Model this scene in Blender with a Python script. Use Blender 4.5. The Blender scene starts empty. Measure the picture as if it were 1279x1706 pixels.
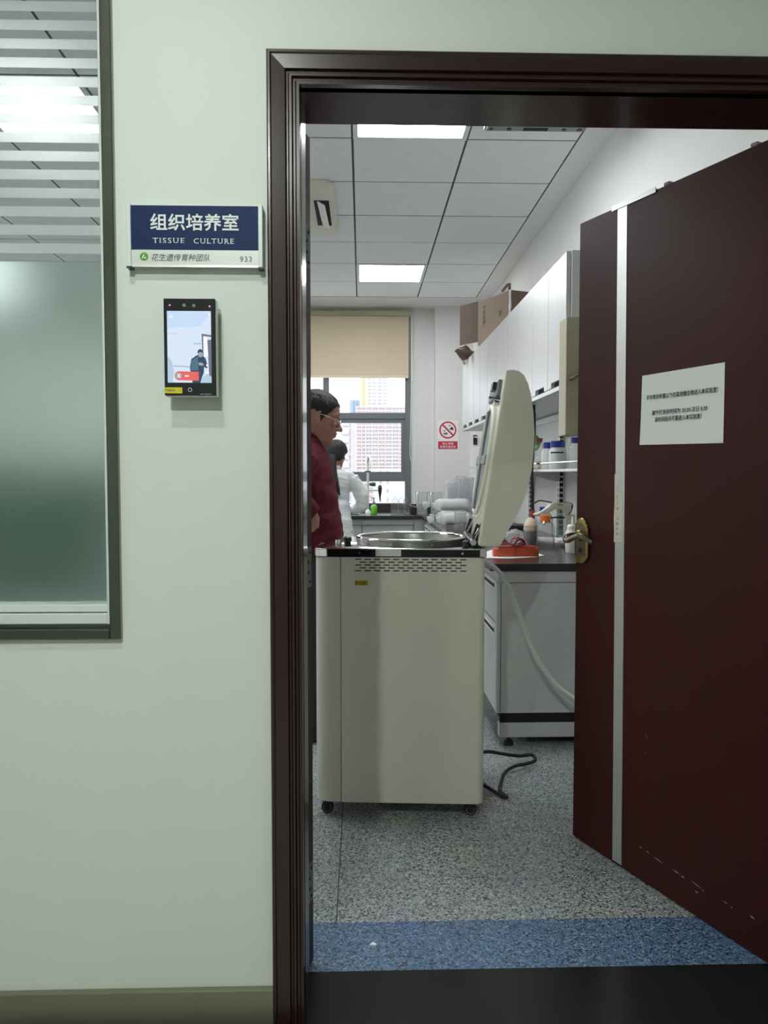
import bpy, bmesh, math, random
from math import pi, sin, cos, radians
from mathutils import Vector, Matrix, noise
from mathutils.bvhtree import BVHTree

random.seed(7)
SC = bpy.context.scene
COL = SC.collection

# ------------------------------------------------------------------ camera, world, exposure, lights
cd = bpy.data.cameras.new('camera')
cam = bpy.data.objects.new('camera', cd)
COL.objects.link(cam)
cam.location = (0, 0, 1.25)
cam.rotation_euler = (radians(90 - 2.81), 0, radians(-1.63))
cd.sensor_fit = 'HORIZONTAL'
cd.sensor_width = 36.0
cd.lens = 36.0 * 1285.0 / 1279.0
cd.clip_start = 0.05
cd.clip_end = 3000
SC.camera = cam

SC.view_settings.view_transform = 'Standard'
SC.view_settings.look = 'None'
SC.view_settings.gamma = 1.0
SC.view_settings.use_curve_mapping = False
SC.view_settings.exposure = 0.0
SC.cycles.use_denoising = True
SC.cycles.max_bounces = 10
SC.cycles.diffuse_bounces = 5
SC.cycles.transparent_max_bounces = 40
SC.cycles.sample_clamp_indirect = 6.0

SKY = 3.7            # bright overcast daylight
PANEL = 28.0         # emission of the laboratory ceiling panels
NEAR_LAMP = 8.0     # watts, corridor downlight close to the wall
FAR_LAMP = 38.0      # watts, corridor downlight further out
FILL_LAMP = 6.0          # watts, unseen fill lamps added to even out the corridor wall

w = bpy.data.worlds.new('overcast_sky')
SC.world = w
w.use_nodes = True
wn = w.node_tree
bg = wn.nodes['Background']
tc = wn.nodes.new('ShaderNodeTexCoord')
sx = wn.nodes.new('ShaderNodeSeparateXYZ')
cr = wn.nodes.new('ShaderNodeValToRGB')
cr.color_ramp.elements[0].position = 0.0
cr.color_ramp.elements[0].color = (0.92, 0.95, 1.0, 1)
cr.color_ramp.elements[1].position = 1.0
cr.color_ramp.elements[1].color = (0.80, 0.90, 1.0, 1)
wn.links.new(tc.outputs['Generated'], sx.inputs[0])
wn.links.new(sx.outputs['Z'], cr.inputs[0])
wn.links.new(cr.outputs[0], bg.inputs['Color'])
bg.inputs['Strength'].default_value = SKY


def lamp(name, loc, power, size, shape='DISK', size_y=None, color=(0.93, 1.0, 0.93)):
    l = bpy.data.lights.new(name, 'AREA')
    l.shape = shape
    l.size = size
    if size_y:
        l.size_y = size_y
    l.energy = power
    l.color = color
    o = bpy.data.objects.new(name, l)
    o.location = loc
    COL.objects.link(o)
    return o


lamp('corridor_downlight_lamp', (-0.50, 0.80, 2.735), NEAR_LAMP, 0.07)
lamp('corridor_downlight_lamp', (-0.50, -0.32, 2.735), FAR_LAMP, 0.07)
lamp('corridor_panel_lamp', (-3.0, -0.1, 2.73), FILL_LAMP, 0.55, 'RECTANGLE', 0.55)  # added fill on both sides, without any fixture
lamp('corridor_panel_lamp', (3.0, -0.1, 2.73), FILL_LAMP, 0.55, 'RECTANGLE', 0.55)

# ------------------------------------------------------------------ materials
MATS = {}


def srgb(r, g, b):
    def f(c):
        c /= 255.0
        return c / 12.92 if c <= 0.04045 else ((c + 0.055) / 1.055) ** 2.4
    return (f(r), f(g), f(b), 1)


def mat(name, col, rough=0.5, metal=0.0, var=0.06, scale=8.0, bump=0.0, bscale=60.0, spec=0.5,
        coat=0.0, stretch=(1, 1, 1), sub=0.0):
    m = bpy.data.materials.new(name)
    m.use_nodes = True
    nt = m.node_tree
    b = nt.nodes['Principled BSDF']
    b.inputs['Roughness'].default_value = rough
    b.inputs['Metallic'].default_value = metal
    b.inputs['Specular IOR Level'].default_value = spec
    b.inputs['Coat Weight'].default_value = coat
    b.inputs['Coat Roughness'].default_value = 0.08
    t = nt.nodes.new('ShaderNodeTexCoord')
    mp = nt.nodes.new('ShaderNodeMapping')
    mp.inputs['Scale'].default_value = stretch
    n = nt.nodes.new('ShaderNodeTexNoise')
    n.inputs['Scale'].default_value = scale
    n.inputs['Detail'].default_value = 4
    mx = nt.nodes.new('ShaderNodeMix')
    mx.data_type = 'RGBA'
    mx.inputs['A'].default_value = tuple(c * (1 - var) for c in col[:3]) + (1,)
    mx.inputs['B'].default_value = tuple(min(1, c * (1 + var)) for c in col[:3]) + (1,)
    nt.links.new(t.outputs['Object'], mp.inputs[0])
    nt.links.new(mp.outputs[0], n.inputs['Vector'])
    nt.links.new(n.outputs['Fac'], mx.inputs['Factor'])
    nt.links.new(mx.outputs['Result'], b.inputs['Base Color'])
    if bump:
        n2 = nt.nodes.new('ShaderNodeTexNoise')
        n2.inputs['Scale'].default_value = bscale
        n2.inputs['Detail'].default_value = 3
        nt.links.new(mp.outputs[0], n2.inputs['Vector'])
        bp = nt.nodes.new('ShaderNodeBump')
        bp.inputs['Strength'].default_value = bump
        bp.inputs['Distance'].default_value = 0.01
        nt.links.new(n2.outputs['Fac'], bp.inputs['Height'])
        nt.links.new(bp.outputs[0], b.inputs['Normal'])
    MATS[name] = m
    return m


def clear(name, tint=(1, 1, 1), gloss=0.08, diff=0.0, dcol=(0.9, 0.9, 0.9), edge=0.8):
    """thin clear plastic or glass sheet: mostly see-through, Fresnel reflection, a little haze"""
    m = bpy.data.materials.new(name)
    m.use_nodes = True
    nt = m.node_tree
    nt.nodes.remove(nt.nodes['Principled BSDF'])
    out = nt.nodes['Material Output']
    tr = nt.nodes.new('ShaderNodeBsdfTransparent')
    tr.inputs['Color'].default_value = tuple(tint) + (1,)
    gl = nt.nodes.new('ShaderNodeBsdfGlossy')
    gl.inputs['Roughness'].default_value = gloss
    lw = nt.nodes.new('ShaderNodeLayerWeight')
    pw = nt.nodes.new('ShaderNodeMath')
    pw.operation = 'POWER'
    pw.inputs[1].default_value = 3.0
    ma = nt.nodes.new('ShaderNodeMath')
    ma.operation = 'MULTIPLY_ADD'
    ma.inputs[1].default_value = 0.55
    ma.inputs[2].default_value = 0.045
    nt.links.new(lw.outputs['Facing'], pw.inputs[0])
    nt.links.new(pw.outputs[0], ma.inputs[0])
    mx = nt.nodes.new('ShaderNodeMixShader')
    nt.links.new(ma.outputs[0], mx.inputs[0])
    em_ = nt.nodes.new('ShaderNodeMix')
    em_.data_type = 'RGBA'
    em_.inputs['A'].default_value = tuple(tint) + (1,)
    em_.inputs['B'].default_value = tuple(c * edge for c in tint) + (1,)
    nt.links.new(pw.outputs[0], em_.inputs['Factor'])
    nt.links.new(em_.outputs['Result'], tr.inputs['Color'])
    nt.links.new(tr.outputs[0], mx.inputs[1])
    nt.links.new(gl.outputs[0], mx.inputs[2])
    last = mx.outputs[0]
    if diff:
        df = nt.nodes.new('ShaderNodeBsdfDiffuse')
        nz = nt.nodes.new('ShaderNodeTexNoise')
        nz.inputs['Scale'].default_value = 30
        rp = nt.nodes.new('ShaderNodeMix')
        rp.data_type = 'RGBA'
        rp.inputs['A'].default_value = tuple(c * 0.85 for c in dcol) + (1,)
        rp.inputs['B'].default_value = tuple(dcol) + (1,)
        nt.links.new(nz.outputs['Fac'], rp.inputs['Factor'])
        nt.links.new(rp.outputs['Result'], df.inputs['Color'])
        m2 = nt.nodes.new('ShaderNodeMixShader')
        m2.inputs[0].default_value = diff
        tl = nt.nodes.new('ShaderNodeBsdfTranslucent')
        nt.links.new(rp.outputs['Result'], tl.inputs['Color'])
        m3 = nt.nodes.new('ShaderNodeMixShader')
        m3.inputs[0].default_value = 0.5
        nt.links.new(df.outputs[0], m3.inputs[1])
        nt.links.new(tl.outputs[0], m3.inputs[2])
        nt.links.new(last, m2.inputs[1])
        nt.links.new(m3.outputs[0], m2.inputs[2])
        last = m2.outputs[0]
    nt.links.new(last, out.inputs['Surface'])
    MATS[name] = m
    return m


def emit(name, col, strength):
    m = bpy.data.materials.new(name)
    m.use_nodes = True
    nt = m.node_tree
    nt.nodes.remove(nt.nodes['Principled BSDF'])
    e = nt.nodes.new('ShaderNodeEmission')
    e.inputs['Color'].default_value = tuple(col[:3]) + (1,)
    e.inputs['Strength'].default_value = strength
    nt.links.new(e.outputs[0], nt.nodes['Material Output'].inputs['Surface'])
    MATS[name] = m
    return m


def film_mat(name, col, rough, diff, dcol):
    m = bpy.data.materials.new(name)
    m.use_nodes = True
    nt = m.node_tree
    nt.nodes.remove(nt.nodes['Principled BSDF'])
    r = nt.nodes.new('ShaderNodeBsdfRefraction')
    r.inputs['Color'].default_value = col
    r.inputs['Roughness'].default_value = rough
    r.inputs['IOR'].default_value = 1.25
    d = nt.nodes.new('ShaderNodeBsdfDiffuse')
    nz = nt.nodes.new('ShaderNodeTexNoise')
    nz.inputs['Scale'].default_value = 2.0
    rp = nt.nodes.new('ShaderNodeMix')
    rp.data_type = 'RGBA'
    rp.inputs['A'].default_value = tuple(c * 0.93 for c in dcol[:3]) + (1,)
    rp.inputs['B'].default_value = dcol
    nt.links.new(nz.outputs['Fac'], rp.inputs['Factor'])
    nt.links.new(rp.outputs['Result'], d.inputs['Color'])
    mx = nt.nodes.new('ShaderNodeMixShader')
    mx.inputs[0].default_value = diff
    nt.links.new(r.outputs[0], mx.inputs[1])
    nt.links.new(d.outputs[0], mx.inputs[2])
    nt.links.new(mx.outputs[0], nt.nodes['Material Output'].inputs['Surface'])
    MATS[name] = m
    return m


def speckle(name, base, dark, light, rough=0.36):
    m = bpy.data.materials.new(name)
    m.use_nodes = True
    nt = m.node_tree
    b = nt.nodes['Principled BSDF']
    b.inputs['Roughness'].default_value = rough
    t = nt.nodes.new('ShaderNodeTexCoord')
    v1 = nt.nodes.new('ShaderNodeTexVoronoi')
    v1.inputs['Scale'].default_value = 205
    v2 = nt.nodes.new('ShaderNodeTexNoise')
    v2.inputs['Scale'].default_value = 5
    nt.links.new(t.outputs['Object'], v1.inputs['Vector'])
    nt.links.new(t.outputs['Object'], v2.inputs['Vector'])
    sp = nt.nodes.new('ShaderNodeSeparateColor')
    nt.links.new(v1.outputs['Color'], sp.inputs[0])
    r = nt.nodes.new('ShaderNodeValToRGB')
    r.color_ramp.interpolation = 'CONSTANT'
    r.color_ramp.elements[0].color = dark
    r.color_ramp.elements[1].position = 0.22
    r.color_ramp.elements[1].color = base
    e = r.color_ramp.elements.new(0.55)
    e.color = tuple(c * 1.25 for c in base[:3]) + (1,)
    e = r.color_ramp.elements.new(0.86)
    e.color = light
    nt.links.new(sp.outputs['Red'], r.inputs[0])
    mx = nt.nodes.new('ShaderNodeMix')
    mx.data_type = 'RGBA'
    mx.blend_type = 'MULTIPLY'
    mx.inputs['Factor'].default_value = 0.25
    nt.links.new(r.outputs[0], mx.inputs['A'])
    nt.links.new(v2.outputs['Color'], mx.inputs['B'])
    nt.links.new(mx.outputs['Result'], b.inputs['Base Color'])
    MATS[name] = m
    return m


M = MATS
mat('corridor_paint', (0.76, 0.80, 0.75, 1), 0.55, var=0.02, scale=3, bump=0.05, bscale=25)
mat('opposite_paint', (0.42, 0.45, 0.42, 1), 0.6, var=0.02, scale=3)
mat('back_paint', (0.70, 0.69, 0.675, 1), 0.6, var=0.02, scale=3, bump=0.03, bscale=25)  # lab_paint darkened to put the back wall's backlit shade into the colour
mat('lab_paint', (0.80, 0.79, 0.765, 1), 0.6, var=0.02, scale=3, bump=0.03, bscale=25)
mat('ceiling_tile', (0.86, 0.88, 0.87, 1), 0.7, var=0.03, scale=5, bump=0.05, bscale=120)
mat('plaster', (0.80, 0.80, 0.78, 1), 0.7, var=0.02)
mat('ceiling_gap', (0.05, 0.05, 0.05, 1), 0.7)
mat('mahogany', (0.042, 0.0080, 0.0065, 1), 0.36, var=0.30, scale=3.0, coat=0.0, stretch=(1, 1, 0.12), spec=0.17, bump=0.02, bscale=60)
mat('mahogany_trim', (0.027, 0.0085, 0.0085, 1), 0.26, var=0.12, scale=3.0, coat=0.15, stretch=(4, 4, 0.4), spec=0.5)
mat('stainless', (0.21, 0.22, 0.19, 1), 0.2, 1.0, var=0.08, scale=4, stretch=(1, 1, 8))
mat('skirting_steel', (0.30, 0.30, 0.22, 1), 0.35, 0.8, var=0.1, scale=6)
mat('chrome', (0.78, 0.78, 0.78, 1), 0.08, 1.0, var=0.03)
mat('black_chrome', (0.30, 0.28, 0.28, 1), 0.06, 1.0, var=0.04)
mat('drum_steel', (0.50, 0.50, 0.48, 1), 0.28, 1.0, var=0.08, scale=6)
mat('aluminium', (0.62, 0.62, 0.60, 1), 0.38, 0.85, var=0.05)
mat('white_aluminium', (0.78, 0.82, 0.80, 1), 0.35, var=0.03)
mat('dark_aluminium', (0.15, 0.163, 0.178, 1), 0.42, 0.2, var=0.08)
mat('brass', (0.34, 0.25, 0.095, 1), 0.25, 1.0, var=0.15, scale=30)
mat('antique_brass', (0.17, 0.145, 0.11, 1), 0.30, 1.0, var=0.2, scale=40)
mat('cream_lacquer', (0.70, 0.665, 0.555, 1), 0.38, var=0.03, scale=3, spec=0.5, coat=0.1)
mat('cream_gasket', (0.78, 0.76, 0.64, 1), 0.5)
mat('cabinet_white', (0.55, 0.55, 0.555, 1), 0.35, var=0.03, scale=3, stretch=(1, 1, 0.2))
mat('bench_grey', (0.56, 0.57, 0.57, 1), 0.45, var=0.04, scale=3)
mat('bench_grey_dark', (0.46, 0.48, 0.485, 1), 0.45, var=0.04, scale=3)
mat('worktop_black', (0.035, 0.030, 0.030, 1), 0.22, var=0.2, scale=20)
mat('black_plastic', (0.018, 0.018, 0.02, 1), 0.35, var=0.1)
mat('black_gloss', (0.010, 0.011, 0.014, 1), 0.10, var=0.1)
mat('black_rubber', (0.012, 0.012, 0.012, 1), 0.5, var=0.1)
mat('dark_hole', (0.008, 0.008, 0.008, 1), 0.8, var=0.1)
mat('white_plastic', (0.80, 0.80, 0.79, 1), 0.35, var=0.03)
mat('paper', (0.80, 0.82, 0.80, 1), 0.8, var=0.02, scale=4)
mat('old_paper', (0.66, 0.63, 0.53, 1), 0.8, var=0.08, scale=30)
mat('ink', (0.02, 0.02, 0.022, 1), 0.6)
mat('grey_ink', (0.16, 0.17, 0.17, 1), 0.6)
mat('sign_blue', (0.0055, 0.023, 0.098, 1), 0.5, var=0.04, spec=0.2)
mat('sign_silver', (0.68, 0.70, 0.68, 1), 0.4, 0.15, var=0.03)
mat('sign_white', (0.85, 0.88, 0.88, 1), 0.5)
mat('emblem_green', (0.06, 0.28, 0.06, 1), 0.5)
mat('emblem_lime', (0.42, 0.58, 0.14, 1), 0.5)
mat('label_yellow', (0.66, 0.60, 0.02, 1), 0.5, var=0.05)
mat('label_ochre', (0.42, 0.34, 0.01, 1), 0.6, var=0.1)
mat('red_print', (0.48, 0.012, 0.05, 1), 0.5)
mat('green_print', (0.01, 0.06, 0.04, 1), 0.5)
mat('blind_cloth', (0.60, 0.50, 0.36, 1), 0.85, var=0.04, scale=3, bump=0.05, bscale=300)
mat('cardboard', (0.25, 0.175, 0.125, 1), 0.8, var=0.08, scale=8)
mat('cardboard_dark', (0.16, 0.11, 0.08, 1), 0.85, var=0.1, scale=8)
mat('ivory_panel', (0.36, 0.335, 0.235, 1), 0.5, var=0.05, scale=4)
mat('ivory_case', (0.70, 0.67, 0.56, 1), 0.45, var=0.04)
mat('orange_case', (0.55, 0.09, 0.035, 1), 0.4, var=0.12, scale=20)
mat('orange_cap', (0.75, 0.16, 0.01, 1), 0.4)
mat('blue_cap', (0.015, 0.035, 0.30, 1), 0.4)
mat('cream_cap', (0.70, 0.58, 0.44, 1), 0.5)
mat('red_rubber', (0.22, 0.03, 0.03, 1), 0.5)
mat('red_cable', (0.35, 0.02, 0.03, 1), 0.45)
mat('green_plastic', (0.10, 0.42, 0.03, 1), 0.4)
mat('green_knob', (0.01, 0.09, 0.05, 1), 0.4)
mat('soap_green', (0.16, 0.55, 0.04, 1), 0.25)
mat('cabinet_green', (0.045, 0.095, 0.070, 1), 0.5, var=0.06)
mat('equipment_grey', (0.23, 0.24, 0.24, 1), 0.65)
mat('skin', (0.39, 0.195, 0.152, 1), 0.5, var=0.08, scale=14, spec=0.35)
mat('lip_dark', (0.11, 0.03, 0.028, 1), 0.5)
mat('hair_black', (0.009, 0.0085, 0.010, 1), 0.6, var=0.4, scale=60, stretch=(1, 1, 0.1), bump=0.35, bscale=180)
mat('maroon_wool', (0.120, 0.018, 0.030, 1), 0.85, var=0.15, scale=18, bump=0.25, bscale=350, spec=0.2)
mat('white_coat', (0.70, 0.71, 0.71, 1), 0.8, var=0.04, scale=6, bump=0.15, bscale=40, spec=0.2)
mat('dark_trousers', (0.03, 0.032, 0.04, 1), 0.8, var=0.1)
mat('steel_wire', (0.70, 0.62, 0.45, 1), 0.25, 1.0)
mat('granite', (0.010, 0.012, 0.012, 1), 0.25, var=0.5, scale=90, spec=0.25)
mat('corridor_tile', (0.46, 0.46, 0.42, 1), 0.35, var=0.05)
mat('hose_white', (0.70, 0.72, 0.70, 1), 0.35)
mat('scratch', (0.42, 0.34, 0.30, 1), 0.8, var=0.2, scale=200)
mat('ground_grey', (0.25, 0.25, 0.25, 1), 0.9)
mat('tower_pink', (0.53, 0.435, 0.415, 1), 0.9, var=0.04, scale=0.05)  # tower colours kept pale to stand in for air haze
mat('tower_pale', (0.54, 0.50, 0.50, 1), 0.9, var=0.03, scale=0.05)
mat('tower_white', (0.66, 0.645, 0.64, 1), 0.9, var=0.03, scale=0.05)
mat('tower_yellow', (0.62, 0.56, 0.36, 1), 0.9, var=0.03, scale=0.05)
mat('tower_blue', (0.36, 0.44, 0.58, 1), 0.9, var=0.03, scale=0.05)
mat('tower_window', (0.40, 0.38, 0.41, 1), 0.5, var=0.1, scale=0.2)
mat('white_haze', (0.90, 0.90, 0.91, 1), 0.25, var=0.12, scale=40)
mat('slip_white', (0.8, 0.8, 0.8, 1), 0.6)
clear('glass', (0.97, 0.985, 0.98), 0.02)
clear('outdoor_glass', (0.98, 0.99, 0.99), 0.02)
clear('bottle_glass', (0.93, 0.94, 0.935), 0.03, 0.05, edge=0.25)
clear('green_glass', (0.66, 0.76, 0.72), 0.05, 0.12, (0.6, 0.7, 0.66))
clear('clear_plastic', (0.965, 0.965, 0.975), 0.08, 0.08, (1.0, 1.0, 1.0), edge=0.5)
clear('bag_plastic', (0.97, 0.97, 0.97), 0.12, 0.36, (1.0, 1.0, 1.0))
clear('sleeve_plastic', (0.97, 0.97, 0.97), 0.12, 0.10, (0.96, 0.96, 0.96))
clear('jug_plastic', (0.95, 0.95, 0.95), 0.12, 0.22, (1.0, 1.0, 1.0), edge=0.4)
clear('lens_glass', (0.95, 0.95, 0.95), 0.02)
emit('panel_light', (0.95, 0.98, 1.0), PANEL)
emit('lamp_disc', (0.95, 1.0, 0.95), 12)
film_mat('frost_film', (0.90, 0.965, 0.935, 1), 0.36, 0.07, (0.50, 0.58, 0.53, 1))
film_mat('stripe_film', (0.95, 0.97, 0.97, 1), 0.5, 0.40, (0.78, 0.82, 0.81, 1))
speckle('floor_speckle', (0.295, 0.322, 0.320, 1), (0.065, 0.080, 0.095, 1), (0.58, 0.60, 0.59, 1))
speckle('floor_blue', (0.088, 0.165, 0.275, 1), (0.024, 0.046, 0.098, 1), (0.25, 0.34, 0.44, 1))
for k, c in dict(sky=(0.62, 0.78, 1.0), white=(0.74, 0.86, 1.0), pale=(0.50, 0.66, 0.80), grey=(0.20, 0.30, 0.38), navy=(0.05, 0.09, 0.14),
                 violet=(0.20, 0.20, 0.28), face=(0.38, 0.42, 0.48), red=(0.90, 0.16, 0.16), pure=(1.0, 1.0, 1.0), teal=(0.10, 0.20, 0.27), pink=(0.95, 0.35, 0.75)).items():
    emit('screen_' + k, c, 0.95)

# ------------------------------------------------------------------ helpers


def build(name, bm, m, parent=None, smooth=False, loc=None, rot=None, kind=None):
    bmesh.ops.recalc_face_normals(bm, faces=bm.faces)
    me = bpy.data.meshes.new(name)
    bm.to_mesh(me)
    bm.free()
    return link(name, me, m, parent, smooth, loc, rot, kind)


def link(name, me, m, parent=None, smooth=False, loc=None, rot=None, kind=None):
    if m:
        me.materials.clear()
        me.materials.append(M[m] if isinstance(m, str) else m)
    if smooth:
        for p in me.polygons:
            p.use_smooth = True
        if smooth != 'full':
            try:
                me.set_sharp_from_angle(angle=radians(38))
            except Exception:
                pass
    o = bpy.data.objects.new(name, me)
    COL.objects.link(o)
    if parent is not None:
        o.parent = parent
    if loc is not None:
        o.location = loc
    if rot is not None:
        o.rotation_euler = rot
    if kind:
        o['kind'] = kind
    return o


def tag(o, label, cat, group=None, kind=None):
    o['label'] = label
    o['category'] = cat
    if group:
        o['group'] = group
    if kind:
        o['kind'] = kind
    return o


def thing(name, label, cat, loc=(0, 0, 0), rz=0.0, group=None):
    o = bpy.data.objects.new(name, None)
    o.empty_display_size = 0.1
    COL.objects.link(o)
    o.location = loc
    o.rotation_euler = (0, 0, rz)
    return tag(o, label, cat, group)


def struct(name, bm, m, parent=None, smooth=False):
    return build(name, bm, m, parent, smooth, kind=None if parent is not None else 'structure')


def BM():
    return bmesh.new()


def box(bm, x0, x1, y0, y1, z0, z1, bev=0.0, seg=2):
    r = bmesh.ops.create_cube(bm, size=1.0)
    vs = r['verts']
    for v in vs:
        v.co = Vector((x0 + (v.co.x + 0.5) * (x1 - x0), y0 + (v.co.y + 0.5) * (y1 - y0), z0 + (v.co.z + 0.5) * (z1 - z0)))
    if bev:
        es = set()
        for v in vs:
            es.update(v.link_edges)
        bmesh.ops.bevel(bm, geom=list(es), offset=bev, segments=seg, affect='EDGES', profile=0.5)
    return bm


def bx(*a, **k):
    return box(BM(), *a, **k)


def frame_to(d):
    d = Vector(d).normalized()
    up = Vector((0, 0, 1)) if abs(d.z) < 0.95 else Vector((1, 0, 0))
    a = d.cross(up).normalized()
    b = d.cross(a).normalized()
    return a, b


def tube(bm, pts, rad, n=8, closed=False, flat=1.0):
    """a swept tube along pts; rad is a number or a list"""
    pts = [Vector(p) for p in pts]
    k = len(pts)
    rs = rad if isinstance(rad, (list, tuple)) else [rad] * k
    rings = []
    a = None
    for i, p in enumerate(pts):
        if closed:
            d = pts[(i + 1) % k] - pts[i - 1]
        else:
            d = pts[min(i + 1, k - 1)] - pts[max(i - 1, 0)]
        d.normalize()
        if a is None:
            a, b = frame_to(d)
        else:
            a = (a - d * a.dot(d)).normalized()
            b = d.cross(a)
        rings.append([bm.verts.new(p + a * cos(2 * pi * j / n) * rs[i] + b * sin(2 * pi * j / n) * rs[i] * flat) for j in range(n)])
    for i in range(k - (0 if closed else 1)):
        r0, r1 = rings[i], rings[(i + 1) % k]
        for j in range(n):
            bm.faces.new((r0[j], r0[(j + 1) % n], r1[(j + 1) % n], r1[j]))
    if not closed:
        bm.faces.new(rings[0])
        bm.faces.new(list(reversed(rings[-1])))
    return bm


def smooth_path(pts, sub=6):
    """Catmull-Rom through pts"""
    P = [Vector(p) for p in pts]
    P = [P[0] * 2 - P[1]] + P + [P[-1] * 2 - P[-2]]
    out = []
    for i in range(1, len(P) - 2):
        for s in range(sub):
            t = s / sub
            out.append(0.5 * ((2 * P[i]) + (P[i + 1] - P[i - 1]) * t + (2 * P[i - 1] - 5 * P[i] + 4 * P[i + 1] - P[i + 2]) * t * t
                              + (3 * P[i] - P[i - 1] - 3 * P[i + 1] + P[i + 2]) * t ** 3))
    out.append(P[-2])
    return out


def lathe(bm, prof, n=20, c=(0, 0, 0), axis='Z', cap0=True, cap1=True):
    """prof: list of (r, h)"""
    c = Vector(c)
    rings = []
    for r, h in prof:
        ring = []
        for j in range(n):
            a = 2 * pi * j / n
            u, v = r * cos(a), r * sin(a)
            p = (u, v, h) if axis == 'Z' else ((h, u, v) if axis == 'X' else (u, h, v))
            ring.append(bm.verts.new(c + Vector(p)))
        rings.append(ring)
    for r0, r1 in zip(rings, rings[1:]):
        for j in range(n):
            bm.faces.new((r0[j], r0[(j + 1) % n], r1[(j + 1) % n], r1[j]))
    if cap0:
        bm.faces.new(rings[0])
    if cap1:
        bm.faces.new(rings[-1])
    return bm


def prism(bm, poly, d0, d1, plane='XZ', bev=0.0):
    """extrude polygon; plane 'XZ' extrudes along Y, 'XY' along Z, 'YZ' along X"""
    def P(u, v, d):
        return {'XZ': (u, d, v), 'XY': (u, v, d), 'YZ': (d, u, v)}[plane]
    a = [bm.verts.new(P(u, v, d0)) for u, v in poly]
    b = [bm.verts.new(P(u, v, d1)) for u, v in poly]
    n = len(poly)
    fs = [bm.faces.new(a), bm.faces.new(b)]
    for i in range(n):
        fs.append(bm.faces.new((a[i], a[(i + 1) % n], b[(i + 1) % n], b[i])))
    if bev:
        es = set(e for f in fs[:2] for e in f.edges)
        bmesh.ops.bevel(bm, geom=list(es), offset=bev, segments=3, affect='EDGES', profile=0.5)
    return bm


def ellipsoid(bm, c, r, nu=14, nv=9):
    c = Vector(c)
    prof = [(sin(pi * i / nv), -cos(pi * i / nv)) for i in range(nv + 1)]
    rings = []
    for s, h in prof[1:-1]:
        rings.append([bm.verts.new(c + Vector((r[0] * s * cos(2 * pi * j / nu), r[1] * s * sin(2 * pi * j / nu), r[2] * h))) for j in range(nu)])
    lo = bm.verts.new(c - Vector((0, 0, r[2])))
    hi = bm.verts.new(c + Vector((0, 0, r[2])))
    for r0, r1 in zip(rings, rings[1:]):
        for j in range(nu):
            bm.faces.new((r0[j], r0[(j + 1) % nu], r1[(j + 1) % nu], r1[j]))
    for j in range(nu):
        bm.faces.new((lo, rings[0][(j + 1) % nu], rings[0][j]))
        bm.faces.new((hi, rings[-1][j], rings[-1][(j + 1) % nu]))
    return bm


def ngon(cx, cy, r, n=24, a0=0.0, a1=2 * pi):
    return [(cx + r * cos(a0 + (a1 - a0) * i / n), cy + r * sin(a0 + (a1 - a0) * i / n)) for i in range(n + (0 if abs(a1 - a0 - 2 * pi) < 1e-6 else 1))]


def ring(bm, cx, cz, r0, r1, y0, y1, n=32):
    """flat annulus facing -Y in the XZ plane"""
    o = [(cx + r1 * cos(2 * pi * i / n), cz + r1 * sin(2 * pi * i / n)) for i in range(n)]
    q = [(cx + r0 * cos(2 * pi * i / n), cz + r0 * sin(2 * pi * i / n)) for i in range(n)]
    V = [[bm.verts.new((u, y, v)) for u, v in L] for y in (y0, y1) for L in (o, q)]
    for i in range(n):
        j = (i + 1) % n
        bm.faces.new((V[0][i], V[0][j], V[1][j], V[1][i]))
        bm.faces.new((V[2][i], V[2][j], V[3][j], V[3][i]))
        bm.faces.new((V[0][i], V[0][j], V[2][j], V[2][i]))
        bm.faces.new((V[1][i], V[1][j], V[3][j], V[3][i]))
    return bm


def text(name, body, size, m, parent, loc, rot=(pi / 2, 0, 0), width=None, bold=0.0, shear=0.0, spacing=1.0, thick=0.0003, extra=None):
    """lettering as a flat mesh, centred on loc; width squeezes it to that width"""
    cu = bpy.data.curves.new(name, 'FONT')
    cu.body = body
    cu.size = size
    cu.align_x = 'CENTER'
    cu.align_y = 'CENTER'
    cu.extrude = thick
    cu.offset = bold
    cu.shear = shear
    cu.space_character = spacing
    cu.resolution_u = 3
    t = bpy.data.objects.new(name, cu)
    COL.objects.link(t)
    dg = bpy.context.evaluated_depsgraph_get()
    dg.update()
    me = bpy.data.meshes.new_from_object(t.evaluated_get(dg))
    bpy.data.objects.remove(t)
    bpy.data.curves.remove(cu)
    if len(me.vertices):
        xs = [v.co.x for v in me.vertices]
        cx = (min(xs) + max(xs)) / 2
        ys = [v.co.y for v in me.vertices]
        cy = (min(ys) + max(ys)) / 2
        f = width / max(1e-6, max(xs) - min(xs)) if width else 1.0
        for v in me.vertices:
            v.co.x = (v.co.x - cx) * f
            v.co.y -= cy
    if extra:
        extra(me)
    o = link(name, me, m, parent, loc=loc, rot=rot)
    return o


def dup(o, **kw):
    c = o.copy()
    COL.objects.link(c)
    for k, v in kw.items():
        setattr(c, k, v)
    return c


def dup_tree(root, loc=None, rz=None, label=None):
    kids = {}
    for ch in bpy.data.objects:
        if ch.parent is not None:
            kids.setdefault(ch.parent.name, []).append(ch)

    def rec(o, par):
        c = o.copy()
        COL.objects.link(c)
        if par is not None:
            c.parent = par
        for k in kids.get(o.name, []):
            rec(k, c)
        return c
    r = rec(root, None)
    if loc is not None:
        r.location = loc
    if rz is not None:
        r.rotation_euler = (0, 0, rz)
    if label:
        r['label'] = label
    return r


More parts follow.
